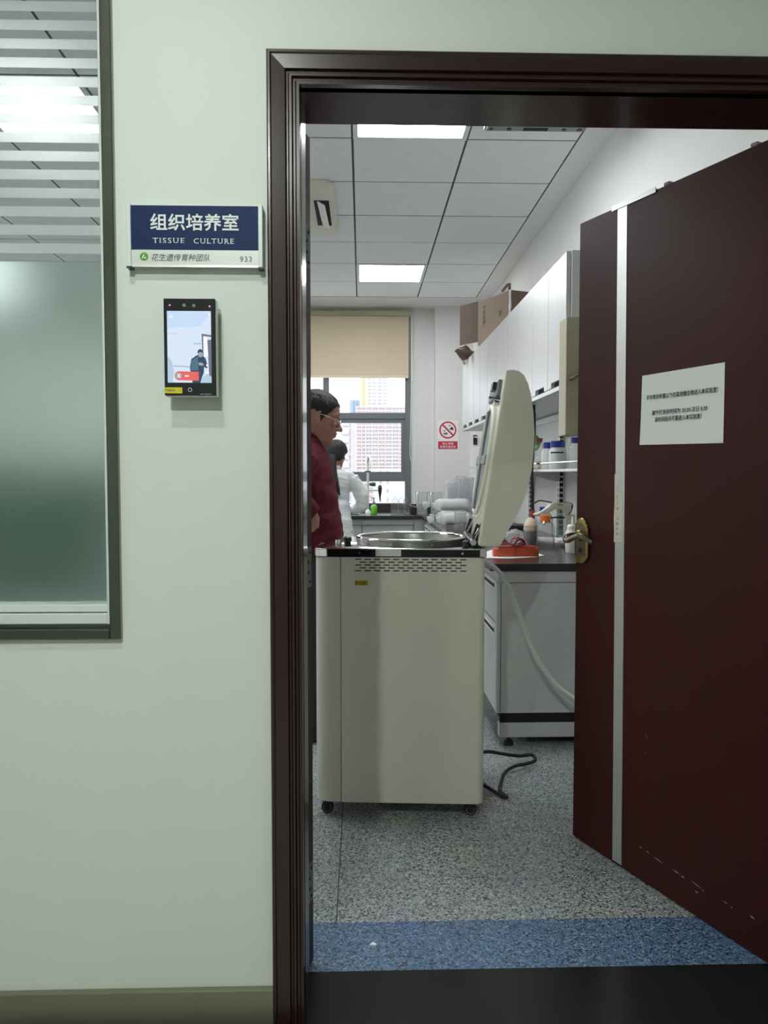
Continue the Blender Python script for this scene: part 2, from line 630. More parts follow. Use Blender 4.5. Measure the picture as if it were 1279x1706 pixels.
# ------------------------------------------------------------------ the shell of corridor and laboratory
WY0, WY1 = 1.69, 1.865          # corridor wall, front and back face
DX0, DX1, DZ = -0.150, 1.062, 2.10   # structural door opening
bm = BM()
for x0, x1, z0, z1 in ((-4.45, -1.85, 0, 3.0), (-1.85, -0.535, 0, 0.90), (-1.85, -0.535, 2.55, 3.0), (-0.535, DX0, 0, 3.0), (DX0, DX1, DZ, 3.0), (DX1, 4.2, 0, 3.0)):
    box(bm, x0, x1, WY0, WY1, z0, z1)
struct('wall_front', bm, 'corridor_paint')
struct('wall_corridor', box(box(box(BM(), -4.2, 4.2, -1.42, -1.30, 0, 3.0), -4.3, -4.2, -1.42, 1.865, 0, 3.0), 4.2, 4.3, -1.42, 1.865, 0, 3.0), 'opposite_paint')
struct('ceiling_corridor', bx(-4.2, 4.2, -1.42, 1.69, 2.76, 2.86), 'plaster')
struct('floor_corridor', bx(-4.2, 4.2, -1.42, 1.60, -0.06, 0.0), 'corridor_tile')
o = struct('floor', bx(-4.45, 1.45, 2.097, 8.5, -0.06, 0.0), 'floor_speckle')
struct('weld_seam', tube(BM(), [(-0.073, 2.10, 0.0), (-0.074, 3.2, 0.0)], 0.0016, 6), 'black_rubber', o)
struct('floor_strip', bx(-4.45, 1.45, 1.885, 2.097, -0.06, 0.0), 'floor_blue')
struct('threshold', bx(-4.2, 4.2, 1.60, 1.885, -0.06, 0.0), 'granite')
struct('baseboard_front', bx(-4.2, -0.193, 1.672, 1.69, 0.0, 0.100, bev=0.002), 'skirting_steel')

# laboratory walls
struct('wall_right', box(box(BM(), 1.285, 1.42, WY1, 8.5, 0, 3.02), 1.135, 1.285, 7.88, 8.4, 0, 3.02), 'lab_paint')
struct('wall_left', bx(-4.40, -4.255, WY1, 8.5, 0, 3.02), 'lab_paint')
bm = BM()
for x0, x1, y0, z0, z1 in ((-4.4, -1.55, 8.25, 0, 3.02), (-1.55, 0.522, 8.25, 0, 0.94), (-1.55, 0.522, 8.25, 2.975, 3.02), (0.522, 0.766, 8.25, 0, 3.02), (0.766, 1.40, 8.10, 0, 3.02)):
    box(bm, x0, x1, y0, 8.45, z0, z1)
struct('wall_back', bm, 'back_paint')

# ceiling: dark grid slab, one object per tile
ceil = struct('ceiling', bx(-4.4, 1.42, WY1, 8.4, 3.0022, 3.10), 'ceiling_gap')
struct('border', bx(1.137, 1.29, WY1, 8.4, 2.997, 3.022), 'plaster', ceil)
struct('border', bx(-4.3, 1.137, 7.722, 8.4, 2.997, 3.022), 'plaster', ceil)
tile = None
tile_narrow = None
GX = [-4.248 + 0.6 * i for i in range(9)]
GY = [1.922 + 0.6 * i - 0.0 for i in range(10)]
GY = [7.718 - 0.6 * (i + 1) for i in range(10)][::-1]
LIGHTS = set()
for gx in (-3.648, -1.848, -0.048):  # leftmost column: unseen panels added to brighten the frosted window
    for gy in (3.518, 6.518):
        LIGHTS.add((round(gx, 2), round(gy, 2)))
for ix, gx in enumerate(GX):
    narrow = ix == 8
    wdt = 0.583 if narrow else 0.6
    for gy in GY:
        if (round(gx, 2), round(gy, 2)) in LIGHTS:
            continue
        src = tile_narrow if narrow else tile
        if src is None:
            src = build('ceiling_tile', bx(0.006, wdt - 0.006, 0.006, 0.594, 0, 0.014, bev=0.0015, seg=1), 'ceiling_tile', ceil, loc=(gx, gy, 3.0))
            if narrow:
                tile_narrow = src
            else:
                tile = src
        else:
            dup(src, location=(gx, gy, 3.0 + random.uniform(-0.0006, 0.0006)))

# ceiling panel lights
spots = [(-0.048, 3.518, 'square white ceiling panel light, nearer one seen through the doorway'),
         (-0.048, 6.518, 'square white ceiling panel light, far one near the window blind'),
         (-1.848, 3.518, 'square white ceiling panel light seen through the striped corridor window'),
         (-1.848, 6.518, 'square white ceiling panel light deep in the room behind the frosted corridor window'),
         (-3.648, 3.518, 'square white ceiling panel light close to the green cabinets, nearer the corridor'),
         (-3.648, 6.518, 'square white ceiling panel light close to the green cabinets, far end')]
first = None
for gx, gy, lab in spots:
    if first is None:
        first = thing('ceiling_light', lab, 'light', (gx, gy, 3.0), group='panel lights in the laboratory ceiling')
        bm = BM()
        for a in ((0.004, 0.03, 0.004, 0.596), (0.57, 0.596, 0.004, 0.596), (0.03, 0.57, 0.004, 0.03), (0.03, 0.57, 0.57, 0.596)):
            box(bm, a[0], a[1], a[2], a[3], -0.006, 0.016)
        build('frame', bm, 'white_aluminium', first)
        build('diffuser', bx(0.03, 0.57, 0.03, 0.57, 0.0, 0.012), 'panel_light', first)
    else:
        dup_tree(first, (gx, gy, 3.0), 0, lab)

# corridor downlight fixtures (behind and above the camera)
first = None
for x, y, lab in ((-0.5, 0.80, 'round recessed corridor downlight nearest the door wall'), (-0.5, -0.32, 'round recessed corridor downlight above the viewer')):
    if first is None:
        first = thing('downlight', lab, 'light', (x, y, 2.76), group='corridor downlights')
        lathe(BM(), [(0.07, 0), (0.07, -0.006), (0.055, -0.006), (0.052, -0.001)], 24)
        build('bezel', lathe(BM(), [(0.075, 0), (0.075, -0.008), (0.060, -0.010), (0.056, 0.0)], 24, cap0=False, cap1=False), 'white_plastic', first)
        build('diffuser', lathe(BM(), [(0.055, -0.004), (0.055, -0.002)], 24), 'lamp_disc', first)
    else:
        dup_tree(first, (x, y, 2.76), 0, lab)

# ------------------------------------------------------------------ door casing and lining
PROF = [(0.0, 0.0), (0.0, 0.018), (0.003, 0.021), (0.007, 0.021), (0.010, 0.018), (0.038, 0.016), (0.041, 0.008), (0.044, 0.008), (0.047, 0.013), (0.052, 0.013), (0.055, 0.006),
        (0.059, 0.006), (0.062, 0.011), (0.068, 0.011), (0.070, 0.0), (0.070, -0.02)]
OX0, OX1, OZ = -0.200, 1.112, 2.143


def casing(seg):
    bm = BM()
    rows = []
    for u, h in PROF:
        y = WY0 - h
        L = [(OX0 + u, y, 0.0), (OX0 + u, y, OZ - u), (OX1 - u, y, OZ - u), (OX1 - u, y, 0.0)]
        rows.append([bm.verts.new(L[seg]), bm.verts.new(L[seg + 1])])
    for a, b in zip(rows, rows[1:]):
        bm.faces.new((a[0], a[1], b[1], b[0]))
    return bm


t1 = struct('trim_1', casing(0), 'mahogany_trim')
struct('casing_head', casing(1), 'mahogany_trim', t1)
struct('casing_leg', casing(2), 'mahogany_trim', t1)
bm = BM()
box(bm, -0.150, -0.130, WY0 + 0.002, 1.83, 0, 2.073)
struct('jamb_lining', bm, 'mahogany_trim', t1)
struct('jamb_lining', bx(1.042, 1.062, WY0 + 0.002, 1.83, 0, 2.073), 'mahogany_trim', t1)
struct('head_lining', bx(-0.150, 1.062, WY0 + 0.002, 1.862, 2.073, 2.10), 'mahogany_trim', t1)

# ------------------------------------------------------------------ right door leaf, open into the room
door = thing('door_1', 'open dark red mahogany door leaf with a vertical metal strip and brass lever', 'door', (1.036, 1.868, 0), radians(113.53))
door['kind'] = 'structure'
LW = 0.781
build('door_leaf', bx(0.0, LW, -0.045, 0.0, 0.006, 2.080, bev=0.0015, seg=1), 'mahogany', door)
prism_strip = [(0.601, 2.0785), (0.560, 2.0785), (0.541, 0.012), (0.582, 0.012)]
build('inlay_strip', prism(BM(), prism_strip, -0.002, 0.0012), 'aluminium', door)
hp = build('handle_plate', prism(BM(), [(0.712, 0.975), (0.7215, 0.962), (0.7345, 0.953), (0.751, 0.950), (0.7675, 0.953), (0.7765, 0.962), (0.779, 0.975), (0.779, 1.073), (0.772, 1.080), (0.770, 1.091), (0.762, 1.101), (0.7465, 1.1055),
                                            (0.731, 1.101), (0.722, 1.091), (0.7185, 1.080), (0.712, 1.073)], 0.0, 0.010, bev=0.004), 'brass', door, smooth=True)
build('plate_inset', prism(BM(), [(0.724, 0.978), (0.767, 0.978), (0.767, 1.068), (0.758, 1.083), (0.7465, 1.088), (0.735, 1.083), (0.724, 1.068)], 0.010, 0.0112), 'antique_brass', hp)
lev = build('lever', tube(BM(), smooth_path([(0.748, 0.008, 1.046), (0.748, 0.052, 1.046), (0.742, 0.072, 1.040), (0.728, 0.078, 1.034), (0.706, 0.072, 1.044), (0.680, 0.066, 1.052), (0.652, 0.060, 1.042), (0.634, 0.054, 1.032)], 5),
                        [0.013] * 5 + [0.0125] * 5 + [0.013] * 5 + [0.0125] * 5 + [0.011] * 5 + [0.010] * 5 + [0.009] * 5 + [0.006], 10, flat=0.8), 'antique_brass', hp, smooth=True)
build('lever_rose', lathe(BM(), [(0.020, 0.010), (0.020, 0.016), (0.016, 0.022)], 20, (0.748, 0, 1.046), 'Y'), 'brass', hp, smooth=True)
build('keyhole', prism(BM(), ngon(0.7465, 0.996, 0.009, 14) , 0.0105, 0.0125), 'dark_hole', hp)
# top-edge fittings
build('top_bracket', box(box(BM(), 0.44, 0.625, -0.034, 0.004, 2.080, 2.083), 0.44, 0.625, 0.002, 0.004, 2.072, 2.088), 'aluminium', door)
for x in (0.400, 0.108):
    build('edge_clip', bx(x - 0.010, x + 0.010, -0.030, 0.003, 2.078, 2.088, bev=0.002), 'equipment_grey', door)
# scratches in the lacquer
rs = random.Random(3)
for x0, x1, z0, z1 in ((0.468, 0.452, 0.108, 0.107), (0.435, 0.425, 0.107, 0.104), (0.405, 0.370, 0.103, 0.098), (0.330, 0.305, 0.100, 0.096), (0.30, 0.285, 0.096, 0.094), (0.262, 0.226, 0.099, 0.093), (0.224, 0.216, 0.092, 0.090),
                       (0.248, 0.236, 0.078, 0.074), (0.150, 0.138, 0.097, 0.094), (0.128, 0.12, 0.094, 0.092), (0.068, 0.052, 0.102, 0.098), (0.446, 0.443, 0.470, 0.452), (0.447, 0.446, 0.41, 0.40)):
    h = rs.uniform(0.0008, 0.0020)
    build('scratch', prism(BM(), [(x0, z0 - h), ((x0 + x1) / 2, (z0 + z1) / 2 - h * 1.3), (x1, z1), ((x0 + x1) / 2, (z0 + z1) / 2 + h)], 0.0, 0.0004), 'scratch', door)

# left leaf, folded right back against the wall: only its hinge edge shows
d2 = thing('door_2', 'narrow second door leaf folded back, dark hinge edge showing beside the left jamb', 'door', (-0.139, 1.880, 0), radians(90 + 74))
d2['kind'] = 'structure'
build('door_leaf', bx(0.0, 0.385, -0.048, 0.0, 0.006, 2.068, bev=0.001, seg=1), 'mahogany', d2)
for z in (1.80, 1.02, 0.22):
    h = build('hinge', bx(-0.0012, 0.001, -0.042, -0.006, z - 0.05, z + 0.05), 'equipment_grey', d2)
    for dz, dy in ((0.036, -0.030), (0.013, -0.018), (-0.013, -0.018), (-0.036, -0.030)):
        build('screw', lathe(BM(), [(0.004, -0.0025), (0.004, 0.0)], 10, (0, dy, z + dz), 'X'), 'dark_hole', h)

# ------------------------------------------------------------------ interior window on the left of the corridor wall
w1 = bpy.data.objects.new('window_1', None)
COL.objects.link(w1)
w1['kind'] = 'structure'
w1['label'] = 'frosted interior window in a steel surround, striped film above'
w1['category'] = 'window'
for nm, a in (('surround', (-0.549, -0.524, 1.677, 1.70, 0.890, 2.56)), ('surround', (-1.86, -0.549, 1.677, 1.70, 0.890, 0.913)), ('surround', (-1.86, -0.549, 1.677, 1.70, 2.537, 2.56)), ('surround', (-1.86, -1.836, 1.677, 1.70, 0.913, 2.537))):
    build(nm, bx(*a, bev=0.003), 'stainless', w1)
build('sill_reveal', bx(-1.836, -0.549, 1.694, 1.72, 0.905, 0.921), 'stainless', w1)
for a in ((-0.560, -0.547, 1.697, 1.76, 0.92, 2.54), (-1.836, -1.82, 1.697, 1.76, 0.92, 2.54), (-1.82, -0.560, 1.697, 1.76, 0.921, 0.944), (-1.82, -0.560, 1.704, 1.76, 0.9465, 0.962), (-1.82, -0.560, 1.697, 1.76, 2.515, 2.54)):
    build('inner_frame', bx(*a, bev=0.0015, seg=1), 'white_aluminium', w1)
gl = build('glass_pane', bx(-1.82, -0.556, 1.7215, 1.7275, 0.955, 2.52), 'glass', w1)


def sheet(x0, x1, z0, z1, y):
    bm = BM()
    bm.faces.new([bm.verts.new(p) for p in ((x0, y, z0), (x1, y, z0), (x1, y, z1), (x0, y, z1))])
    return bm


build('frosted_film', bx(-1.82, -0.561, 1.7198, 1.7206, 0.958, 1.711), 'frost_film', gl)
z = 1.7287
while z < 2.5:
    build('film_stripe', bx(-1.82, -0.5635, 1.7198, 1.7206, z, z + 0.0215), 'stripe_film', gl)
    z += 0.0392

# ------------------------------------------------------------------ laboratory window, blind, view outside
w2 = bpy.data.objects.new('window_2', None)
COL.objects.link(w2)
w2['kind'] = 'structure'
w2['label'] = 'dark grey aluminium window at the far end of the laboratory'
w2['category'] = 'window'
FY0, FY1 = 8.235, 8.30
for a in ((0.458, 0.522, FY0, FY1, 0.94, 2.975), (-0.411, -0.348, FY0, FY1, 0.94, 2.975), (-1.55, -1.49, FY0, FY1, 0.94, 2.975), (-1.49, -0.411, FY0, FY1, 2.92, 2.975), (-0.348, 0.458, FY0, FY1, 2.92, 2.975),
          (-1.49, -0.411, FY0, FY1, 1.835, 1.901), (-0.348, 0.458, FY0, FY1, 1.835, 1.901), (-1.49, -0.411, FY0, FY1, 1.173, 1.22), (-0.348, 0.458, FY0, FY1, 1.173, 1.22),
          (-1.49, -0.411, FY0, FY1, 0.92, 0.941), (-0.348, 0.458, FY0, FY1, 0.92, 0.941)):
    build('frame', bx(*a, bev=0.003, seg=1), 'dark_aluminium', w2)
for X0, X1 in ((-1.49, -0.411), (-0.348, 0.458)):
    bm = BM()
    for a in ((X0, X0 + 0.04, 1.22, 1.835), (X1 - 0.04, X1, 1.22, 1.835), (X0 + 0.04, X1 - 0.04, 1.795, 1.835), (X0 + 0.04, X1 - 0.04, 1.22, 1.275)):
        box(bm, a[0], a[1], FY0 + 0.012, FY1 - 0.01, a[2], a[3])
    build('sash', bm, 'dark_aluminium', w2)
    for z0, z1 in ((0.941, 1.173), (1.275, 1.795), (1.901, 2.92)):
        build('pane', bx(X0, X1, 8.268, 8.274, z0, z1), 'outdoor_glass', w2)

bl = thing('roller_blind', 'beige roller blind half lowered over the laboratory window', 'blind', (0, 0, 0))
build('headrail', bx(-1.50, 0.527, 8.155, 8.215, 2.905, 2.960, bev=0.004), 'ivory_panel', bl)
build('cloth', bx(-1.46, 0.492, 8.186, 8.190, 2.285, 2.91), 'blind_cloth', bl)
build('bottom_bar', bx(-1.46, 0.492, 8.180, 8.196, 2.262, 2.288, bev=0.004), 'cream_cap', bl)
build('bead_chain', tube(BM(), smooth_path([(0.518, 8.17, 2.92), (0.520, 8.17, 2.3), (0.512, 8.17, 1.75), (0.508, 8.17, 1.46), (0.535, 8.17, 1.345), (0.552, 8.17, 1.40), (0.548, 8.17, 1.75), (0.530, 8.17, 2.3), (0.524, 8.17, 2.92)], 6), 0.0032, 6), 'white_plastic', bl, smooth=True)

struct('ground', bx(-700, 700, 40, 1500, -31, -30), 'ground_grey')


def tower(name, label, x0, x1, y0, y1, top, m, floors=3.0, piers=(), band=0.5, base=-30.0, windows=None, slab='tower_white'):
    t = thing(name, label, 'building', ((x0 + x1) / 2, y0, base))
    W = (x1 - x0) / 2
    H = top - base
    build('wall', bx(-W, W, 0, y1 - y0, 0, H), m, t)
    bm = BM()
    z = floors
    while z < H:
        if band:
            box(bm, -W - 0.2, W + 0.2, -0.9, 0.2, z, z + band)
        z += floors
    if band:
        build('balcony_bands', bm, slab, t, kind='stuff')
    bm = BM()
    for p in piers:
        box(bm, -W + p * 2 * W - 0.55, -W + p * 2 * W + 0.55, -1.1, 0.1, 0, H)
    if piers:
        build('piers', bm, m, t, kind='stuff')
    if windows:
        bm = BM()
        z = floors * 0.35
        while z < H - 1:
            for p, ww in windows:
                box(bm, -W + p * 2 * W - ww, -W + p * 2 * W + ww, -0.25, 0.1, z, z + floors * 0.5)
            z += floors
        build('windows', bm, 'tower_window', t, kind='stuff')
    return t


tower('apartment_tower', 'pink apartment tower with white floor bands, filling the middle window pane', -5.2, 36, 650, 680, 58.0, 'tower_pink', 3.1, [0.02, 0.12, 0.2, 0.33, 0.46, 0.6, 0.74, 0.88], 0.9,
      windows=[(0.07, 1.0), (0.16, 0.9), (0.27, 1.6), (0.40, 1.4), (0.53, 1.6), (0.67, 1.5), (0.81, 1.6), (0.94, 1.2)])
tower('apartment_tower', 'pale high apartment tower behind the pink one, upper window pane', 4.8, 24, 700, 730, 118.0, 'tower_white', 3.1, [0.2, 0.45, 0.7], 0.0,
      windows=[(0.08, 0.9), (0.22, 1.6), (0.36, 0.7), (0.52, 1.2), (0.64, 1.2), (0.78, 1.0), (0.9, 1.0)])
tower('scaffold_tower', 'tall yellow tower strip beside the pale high tower', -1.4, 4.4, 698, 720, 112.0, 'tower_yellow', 3.1, [0.3, 0.7], 0.0)
tower('office_tower', 'bluish tower behind the seated rooftops, left of the yellow strip', -11.6, -1.8, 720, 740, 70.0, 'tower_blue', 3.4, [0.3, 0.6], 0.0)
tower('apartment_block', 'pale pink block with a column of white bay windows behind the woman', -21.0, -4.4, 520, 540, 42.0, 'tower_pale', 5.6, [0.1, 0.86], 0.0)
tb = bpy.data.objects['apartment_block']
bm = BM()
for k in range(12):
    box(bm, -0.2, 3.8, -1.6, 0.1, 2 + k * 5.6, 5.6 + k * 5.6)
build('bay_windows', bm, 'tower_white', tb, kind='stuff')
tower('low_block', 'low white block at the bottom window pane', 8.4, 36, 600, 620, 5.5, 'tower_white', 7.0, [], 0.0, windows=[(0.22, 0.8), (0.42, 0.8)])
tower('low_block', 'low pinkish block left of the white one in the bottom pane', -14, 8.3, 596, 616, 5.2, 'tower_pink', 3.0, [0.2, 0.5, 0.8], 0.5)

# ------------------------------------------------------------------ door sign and access terminal on the corridor wall
sg = thing('door_sign', 'blue and silver TISSUE CULTURE room sign on the corridor wall', 'sign', (-0.3525, WY0, 1.754))
build('backing', bx(-0.141, 0.141, -0.016, 0.0, -0.064, 0.063), 'sign_silver', sg)
build('blue_panel', bx(-0.134, 0.133, -0.0185, -0.0155, -0.029, 0.063), 'sign_blue', sg)
build('name_strip', bx(-0.134, 0.133, -0.0185, -0.0155, -0.062, -0.0295), 'sign_silver', sg)
for x in (-0.1385, 0.138):
    build('end_rail', bx(x - 0.0045, x + 0.0045, -0.023, 0.0, -0.066, 0.066, bev=0.0015), 'white_aluminium', sg)
    build('end_cap', bx(x - 0.0055, x + 0.0055, -0.024, 0.0, -0.0685, -0.0655), 'black_plastic', sg)
build('lower_rail', bx(-0.134, 0.134, -0.0195, 0.0, -0.0655, -0.061), 'aluminium', sg)
text('chinese_title', '组织培养室', 0.0365, 'sign_white', sg, (-0.001, -0.0190, 0.0285), width=0.186, bold=0.0006)


def serifs(me):
    """slab serifs added to the latin capitals of the sign, by letter position"""
    bm = bmesh.new()
    bm.from_mesh(me)
    xs = sorted(v.co.x for v in bm.verts)
    ys = [v.co.y for v in bm.verts]
    y0, y1 = min(ys), max(ys)
    # the foot and head of every vertical stem gets a small bar
    feet = {}
    for v in list(bm.verts):
        for tag_, yy in (('a', y0), ('b', y1)):
            if abs(v.co.y - yy) < 0.0004:
                feet.setdefault(tag_, []).append(v.co.x)
    for tag_, yy, s in (('a', y0, 1), ('b', y1, -1)):
        L = sorted(feet.get(tag_, []))
        done = []
        for x in L:
            if done and x - done[-1][1] < 0.0023:
                done[-1][1] = x
            else:
                done.append([x, x])
        for a, b in done:
            if b - a < 0.004:
                box(bm, a - 0.0011, b + 0.0011, yy, yy + s * 0.0007, -0.0003, 0.0003)
    bm.to_mesh(me)
    bm.free()


text('english_title', 'TISSUE', 0.0152, 'sign_white', sg, (-0.056, -0.0190, -0.010), width=0.066, spacing=1.25, extra=serifs)
text('english_title', 'CULTURE', 0.0152, 'sign_white', sg, (0.039, -0.0190, -0.0105), width=0.084, spacing=1.25, extra=serifs)
text('team_name', '花生遗传育种团队', 0.0165, 'grey_ink', sg, (-0.031, -0.0190, -0.0452), width=0.123, shear=0.25)
text('room_number', '933', 0.0160, 'grey_ink', sg, (0.1065, -0.0190, -0.0475), width=0.0255, spacing=1.1)
em = build('emblem', prism(BM(), ngon(-0.108, -0.0440, 0.0098, 28), -0.0190, -0.0184), 'emblem_lime', sg)
build('emblem_disc', prism(BM(), ngon(-0.108, -0.0440, 0.0078, 28), -0.0193, -0.0189), 'emblem_green', em)
build('emblem_mark', prism(prism(BM(), [(-0.1132, -0.0480), (-0.1080, -0.0378), (-0.1066, -0.0408), (-0.1100, -0.0475)], -0.0196, -0.0192), [(-0.1056, -0.0432), (-0.1030, -0.0480), (-0.1078, -0.0480), (-0.1066, -0.0452)], -0.0196, -0.0192), 'sign_white', em)

# terminal
tm = thing('face_terminal', 'black face recognition access terminal with a lit screen under the room sign', 'access terminal', (-0.3605, WY0, 1.516))
D = -0.043
build('body', bx(-0.0525, 0.0545, D + 0.004, -0.016, -0.103, 0.1015, bev=0.003), 'aluminium', tm)
build('wall_bracket', bx(-0.044, 0.050, -0.017, 0.0, -0.096, 0.07, bev=0.002), 'black_plastic', tm)
front = build('front_glass', bx(-0.0545, 0.0525, D, D + 0.006, -0.1005, 0.1015, bev=0.001, seg=1), 'black_gloss', tm)
build('lens', prism(BM(), ngon(-0.0115, 0.0875, 0.0036, 18), D - 0.0008, D + 0.001), 'equipment_grey', tm)
build('lens', prism(BM(), ngon(0.0085, 0.0870, 0.0036, 18), D - 0.0008, D + 0.001), 'equipment_grey', tm)
for x, zz in ((-0.0415, 0.0875), (0.0415, 0.0855)):
    build('infrared_lamp', prism(BM(), ngon(x, zz, 0.0020, 14), D - 0.0008, D + 0.001), 'screen_pink', tm)
build('home_button', ring(BM(), -0.0015, -0.0885, 0.0031, 0.0043, D - 0.0006, D + 0.0005), 'sign_silver', tm)
yl = build('asset_label', bx(-0.0545, -0.0175, D - 0.0006, D + 0.0005, -0.0960, -0.0835), 'label_yellow', tm)
text('label_code', 'M.8003', 0.0058, 'grey_ink', yl, (-0.043, D - 0.0008, -0.0895), width=0.020)
text('maker_name', 'HIKVISION', 0.0035, 'sign_silver', tm, (0.0320, D - 0.0006, -0.0975), width=0.0235)
sc_ = build('screen', prism(BM(), [(-0.0465, -0.0735), (0.0430, -0.0735), (0.0440, -0.0725), (0.0440, 0.0745), (0.0430, 0.0755), (-0.0465, 0.0755), (-0.0475, 0.0745), (-0.0475, -0.0725)], D - 0.0004, D + 0.0005), 'screen_white', tm)
SL = [0]


def scr(poly, m, nm):
    SL[0] += 1
    return build(nm, prism(BM(), poly, D - 0.0004 - 0.00004 * SL[0], D - 0.0002), 'screen_' + m, sc_)


def sp_(px, py):
    """position in the terminal's 1008x1706 close-up view -> terminal plane metres"""
    return (-0.0475 + (px - 200) / 552.0 * 0.0915, 0.0755 - (py - 312) / 935.0 * 0.149)


def pol(*p):
    return [sp_(*q) for q in p]


scr(pol((200, 312), (752, 325), (752, 345), (620, 500), (560, 520), (330, 520), (200, 545)), 'sky', 'screen_ceiling')
scr(pol((200, 602), (330, 604), (330, 610), (200, 612)), 'pale', 'screen_line')
scr(pol((270, 1024), (480, 1036), (480, 1044), (270, 1032)), 'grey', 'screen_line')
scr(pol((500, 870), (506, 870), (506, 1090), (500, 1090)), 'pale', 'screen_line')
scr(pol((632, 606), (752, 624), (752, 650), (652, 636), (654, 900), (640, 900)), 'violet', 'screen_doorframe')
scr(pol((705, 690), (752, 682), (752, 1170), (722, 1150)), 'violet', 'screen_door')
scr(pol((655, 645), (700, 650), (715, 900), (660, 900)), 'pure', 'screen_opening')
scr(pol((528, 722), (624, 724), (624, 752), (528, 750)), 'pale', 'screen_sign')
scr(pol((200, 900), (232, 930), (258, 985), (278, 1100), (262, 1248), (200, 1240)), 'pale', 'screen_bystander')
scr(pol((625, 1190), (700, 1130), (752, 1175), (752, 1250), (610, 1250)), 'pale', 'screen_floor')
scr(pol((482, 1040), (500, 940), (560, 895), (590, 880), (650, 900), (680, 930), (700, 1010), (710, 1040), (690, 1060), (660, 1040), (655, 1120), (630, 1180), (610, 1250), (512, 1250), (510, 1120), (484, 1090)), 'navy', 'screen_person')
scr(pol((500, 960), (585, 900), (588, 1090), (486, 1086)), 'teal', 'screen_jacket')
scr(pol((580, 860), (648, 858), (645, 900), (618, 918), (590, 905)), 'face', 'screen_face')
scr(pol((578, 862), (585, 822), (612, 805), (640, 820), (652, 860), (615, 850)), 'navy', 'screen_cap')
scr(pol((588, 990), (620, 980), (655, 1000), (650, 1025), (600, 1022)), 'face', 'screen_hand')
scr(pol((684, 1010), (704, 1006), (714, 1034), (694, 1040)), 'pure', 'screen_cuff')
scr([sp_(700 + 22 * cos(a / 14 * 2 * pi), 1112 + 18 * sin(a / 14 * 2 * pi)) for a in range(14)], 'pure', 'screen_spot')
scr(pol((335, 1098), (592, 1105), (592, 1222), (335, 1216), (300, 1198), (287, 1158), (300, 1116)), 'red', 'screen_button')
scr([sp_(340 + 42 * cos(a / 20 * 2 * pi), 1158 + 42 * sin(a / 20 * 2 * pi)) for a in range(20)], 'face', 'screen_button_disc')
scr(pol((318, 1138), (326, 1132), (362, 1178), (354, 1186)), 'pure', 'screen_cross')
scr(pol((354, 1132), (362, 1138), (326, 1184), (318, 1178)), 'pure', 'screen_cross')
scr(pol((418, 1152), (468, 1153), (468, 1170), (418, 1169)), 'pure', 'screen_caption')
scr(pol((232, 370), (245, 366), (245, 406), (232, 406)), 'pure', 'screen_digit')
scr(pol((256, 370), (269, 366), (269, 406), (256, 406)), 'pure', 'screen_digit')
scr(pol((715, 346), (742, 348), (742, 368), (715, 366)), 'pure', 'screen_icon')

# ------------------------------------------------------------------ paper notice and torn label on the door leaf
nt_ = thing('paper_notice', 'white paper notice with black Chinese text taped to the open door', 'notice', (1.036, 1.868, 0), radians(113.53))
bm = BM()
NU, NV = 8, 6
cor = [(0.484, 1.545), (0.183, 1.5465), (0.183, 1.333), (0.488, 1.338)]
g = [[None] * (NU + 1) for _ in range(NV + 1)]
for j in range(NV + 1):
    for i in range(NU + 1):
        a, b = i / NU, j / NV
        x = (1 - b) * ((1 - a) * cor[0][0] + a * cor[1][0]) + b * ((1 - a) * cor[3][0] + a * cor[2][0])
        zz = (1 - b) * ((1 - a) * cor[0][1] + a * cor[1][1]) + b * ((1 - a) * cor[3][1] + a * cor[2][1])
        lift = 0.0012 + 0.0012 * (1 - a) * b + 0.006 * max(0, b - 0.75) * max(0, 0.3 - a) * 4
        g[j][i] = bm.verts.new((x, lift, zz))
for j in range(NV):
    for i in range(NU):
        bm.faces.new((g[j][i], g[j][i + 1], g[j + 1][i + 1], g[j + 1][i]))
build('sheet', bm, 'paper', nt_, smooth='full')
R2 = (pi / 2, 0, pi)
text('notice_line', '不许带农杆菌以外的其他微生物进入本实验室！', 0.0155, 'ink', nt_, (0.333, 0.0032, 1.477), R2, width=0.262, bold=0.0002, thick=0.0001)
text('notice_line', '紫外灯消杀时间为 20:30-次日 6:30', 0.0155, 'ink', nt_, (0.338, 0.0033, 1.4305), R2, width=0.204, bold=0.0002, thick=0.0001)
text('notice_line', '该时间段内不要进入本实验室！', 0.0155, 'ink', nt_, (0.342, 0.0035, 1.410), R2, width=0.174, bold=0.0002, thick=0.0001)

lb = thing('torn_paper_label', 'torn cream paper label with worn handwriting stuck on the metal door strip', 'label', (1.036, 1.868, 0), radians(113.53))
L_ = [(0.596, 1.250), (0.568, 1.249), (0.566, 1.236), (0.572, 1.224), (0.584, 1.214), (0.585, 1.203), (0.570, 1.198), (0.560, 1.186), (0.5575, 1.165), (0.5605, 1.150), (0.558, 1.120), (0.561, 1.095), (0.5575, 1.08), (0.567, 1.073), (0.570, 1.062), (0.560, 1.052),
      (0.558, 1.036), (0.596, 1.035), (0.595, 1.07), (0.5975, 1.11), (0.595, 1.16), (0.596, 1.2)]
build('slip', prism(BM(), L_, 0.0014, 0.0019), 'old_paper', lb)
for zz, ch in ((1.178, '日'), (1.160, '上'), (1.142, '课'), (1.110, '大'), (1.094, '棚'), (1.078, '材'), (1.062, '料')):
    text('handwriting', ch, 0.0105, 'grey_ink', lb, (0.581 + (zz % 0.01) * 0.2, 0.0021, zz), R2, shear=0.25, thick=0.0001)

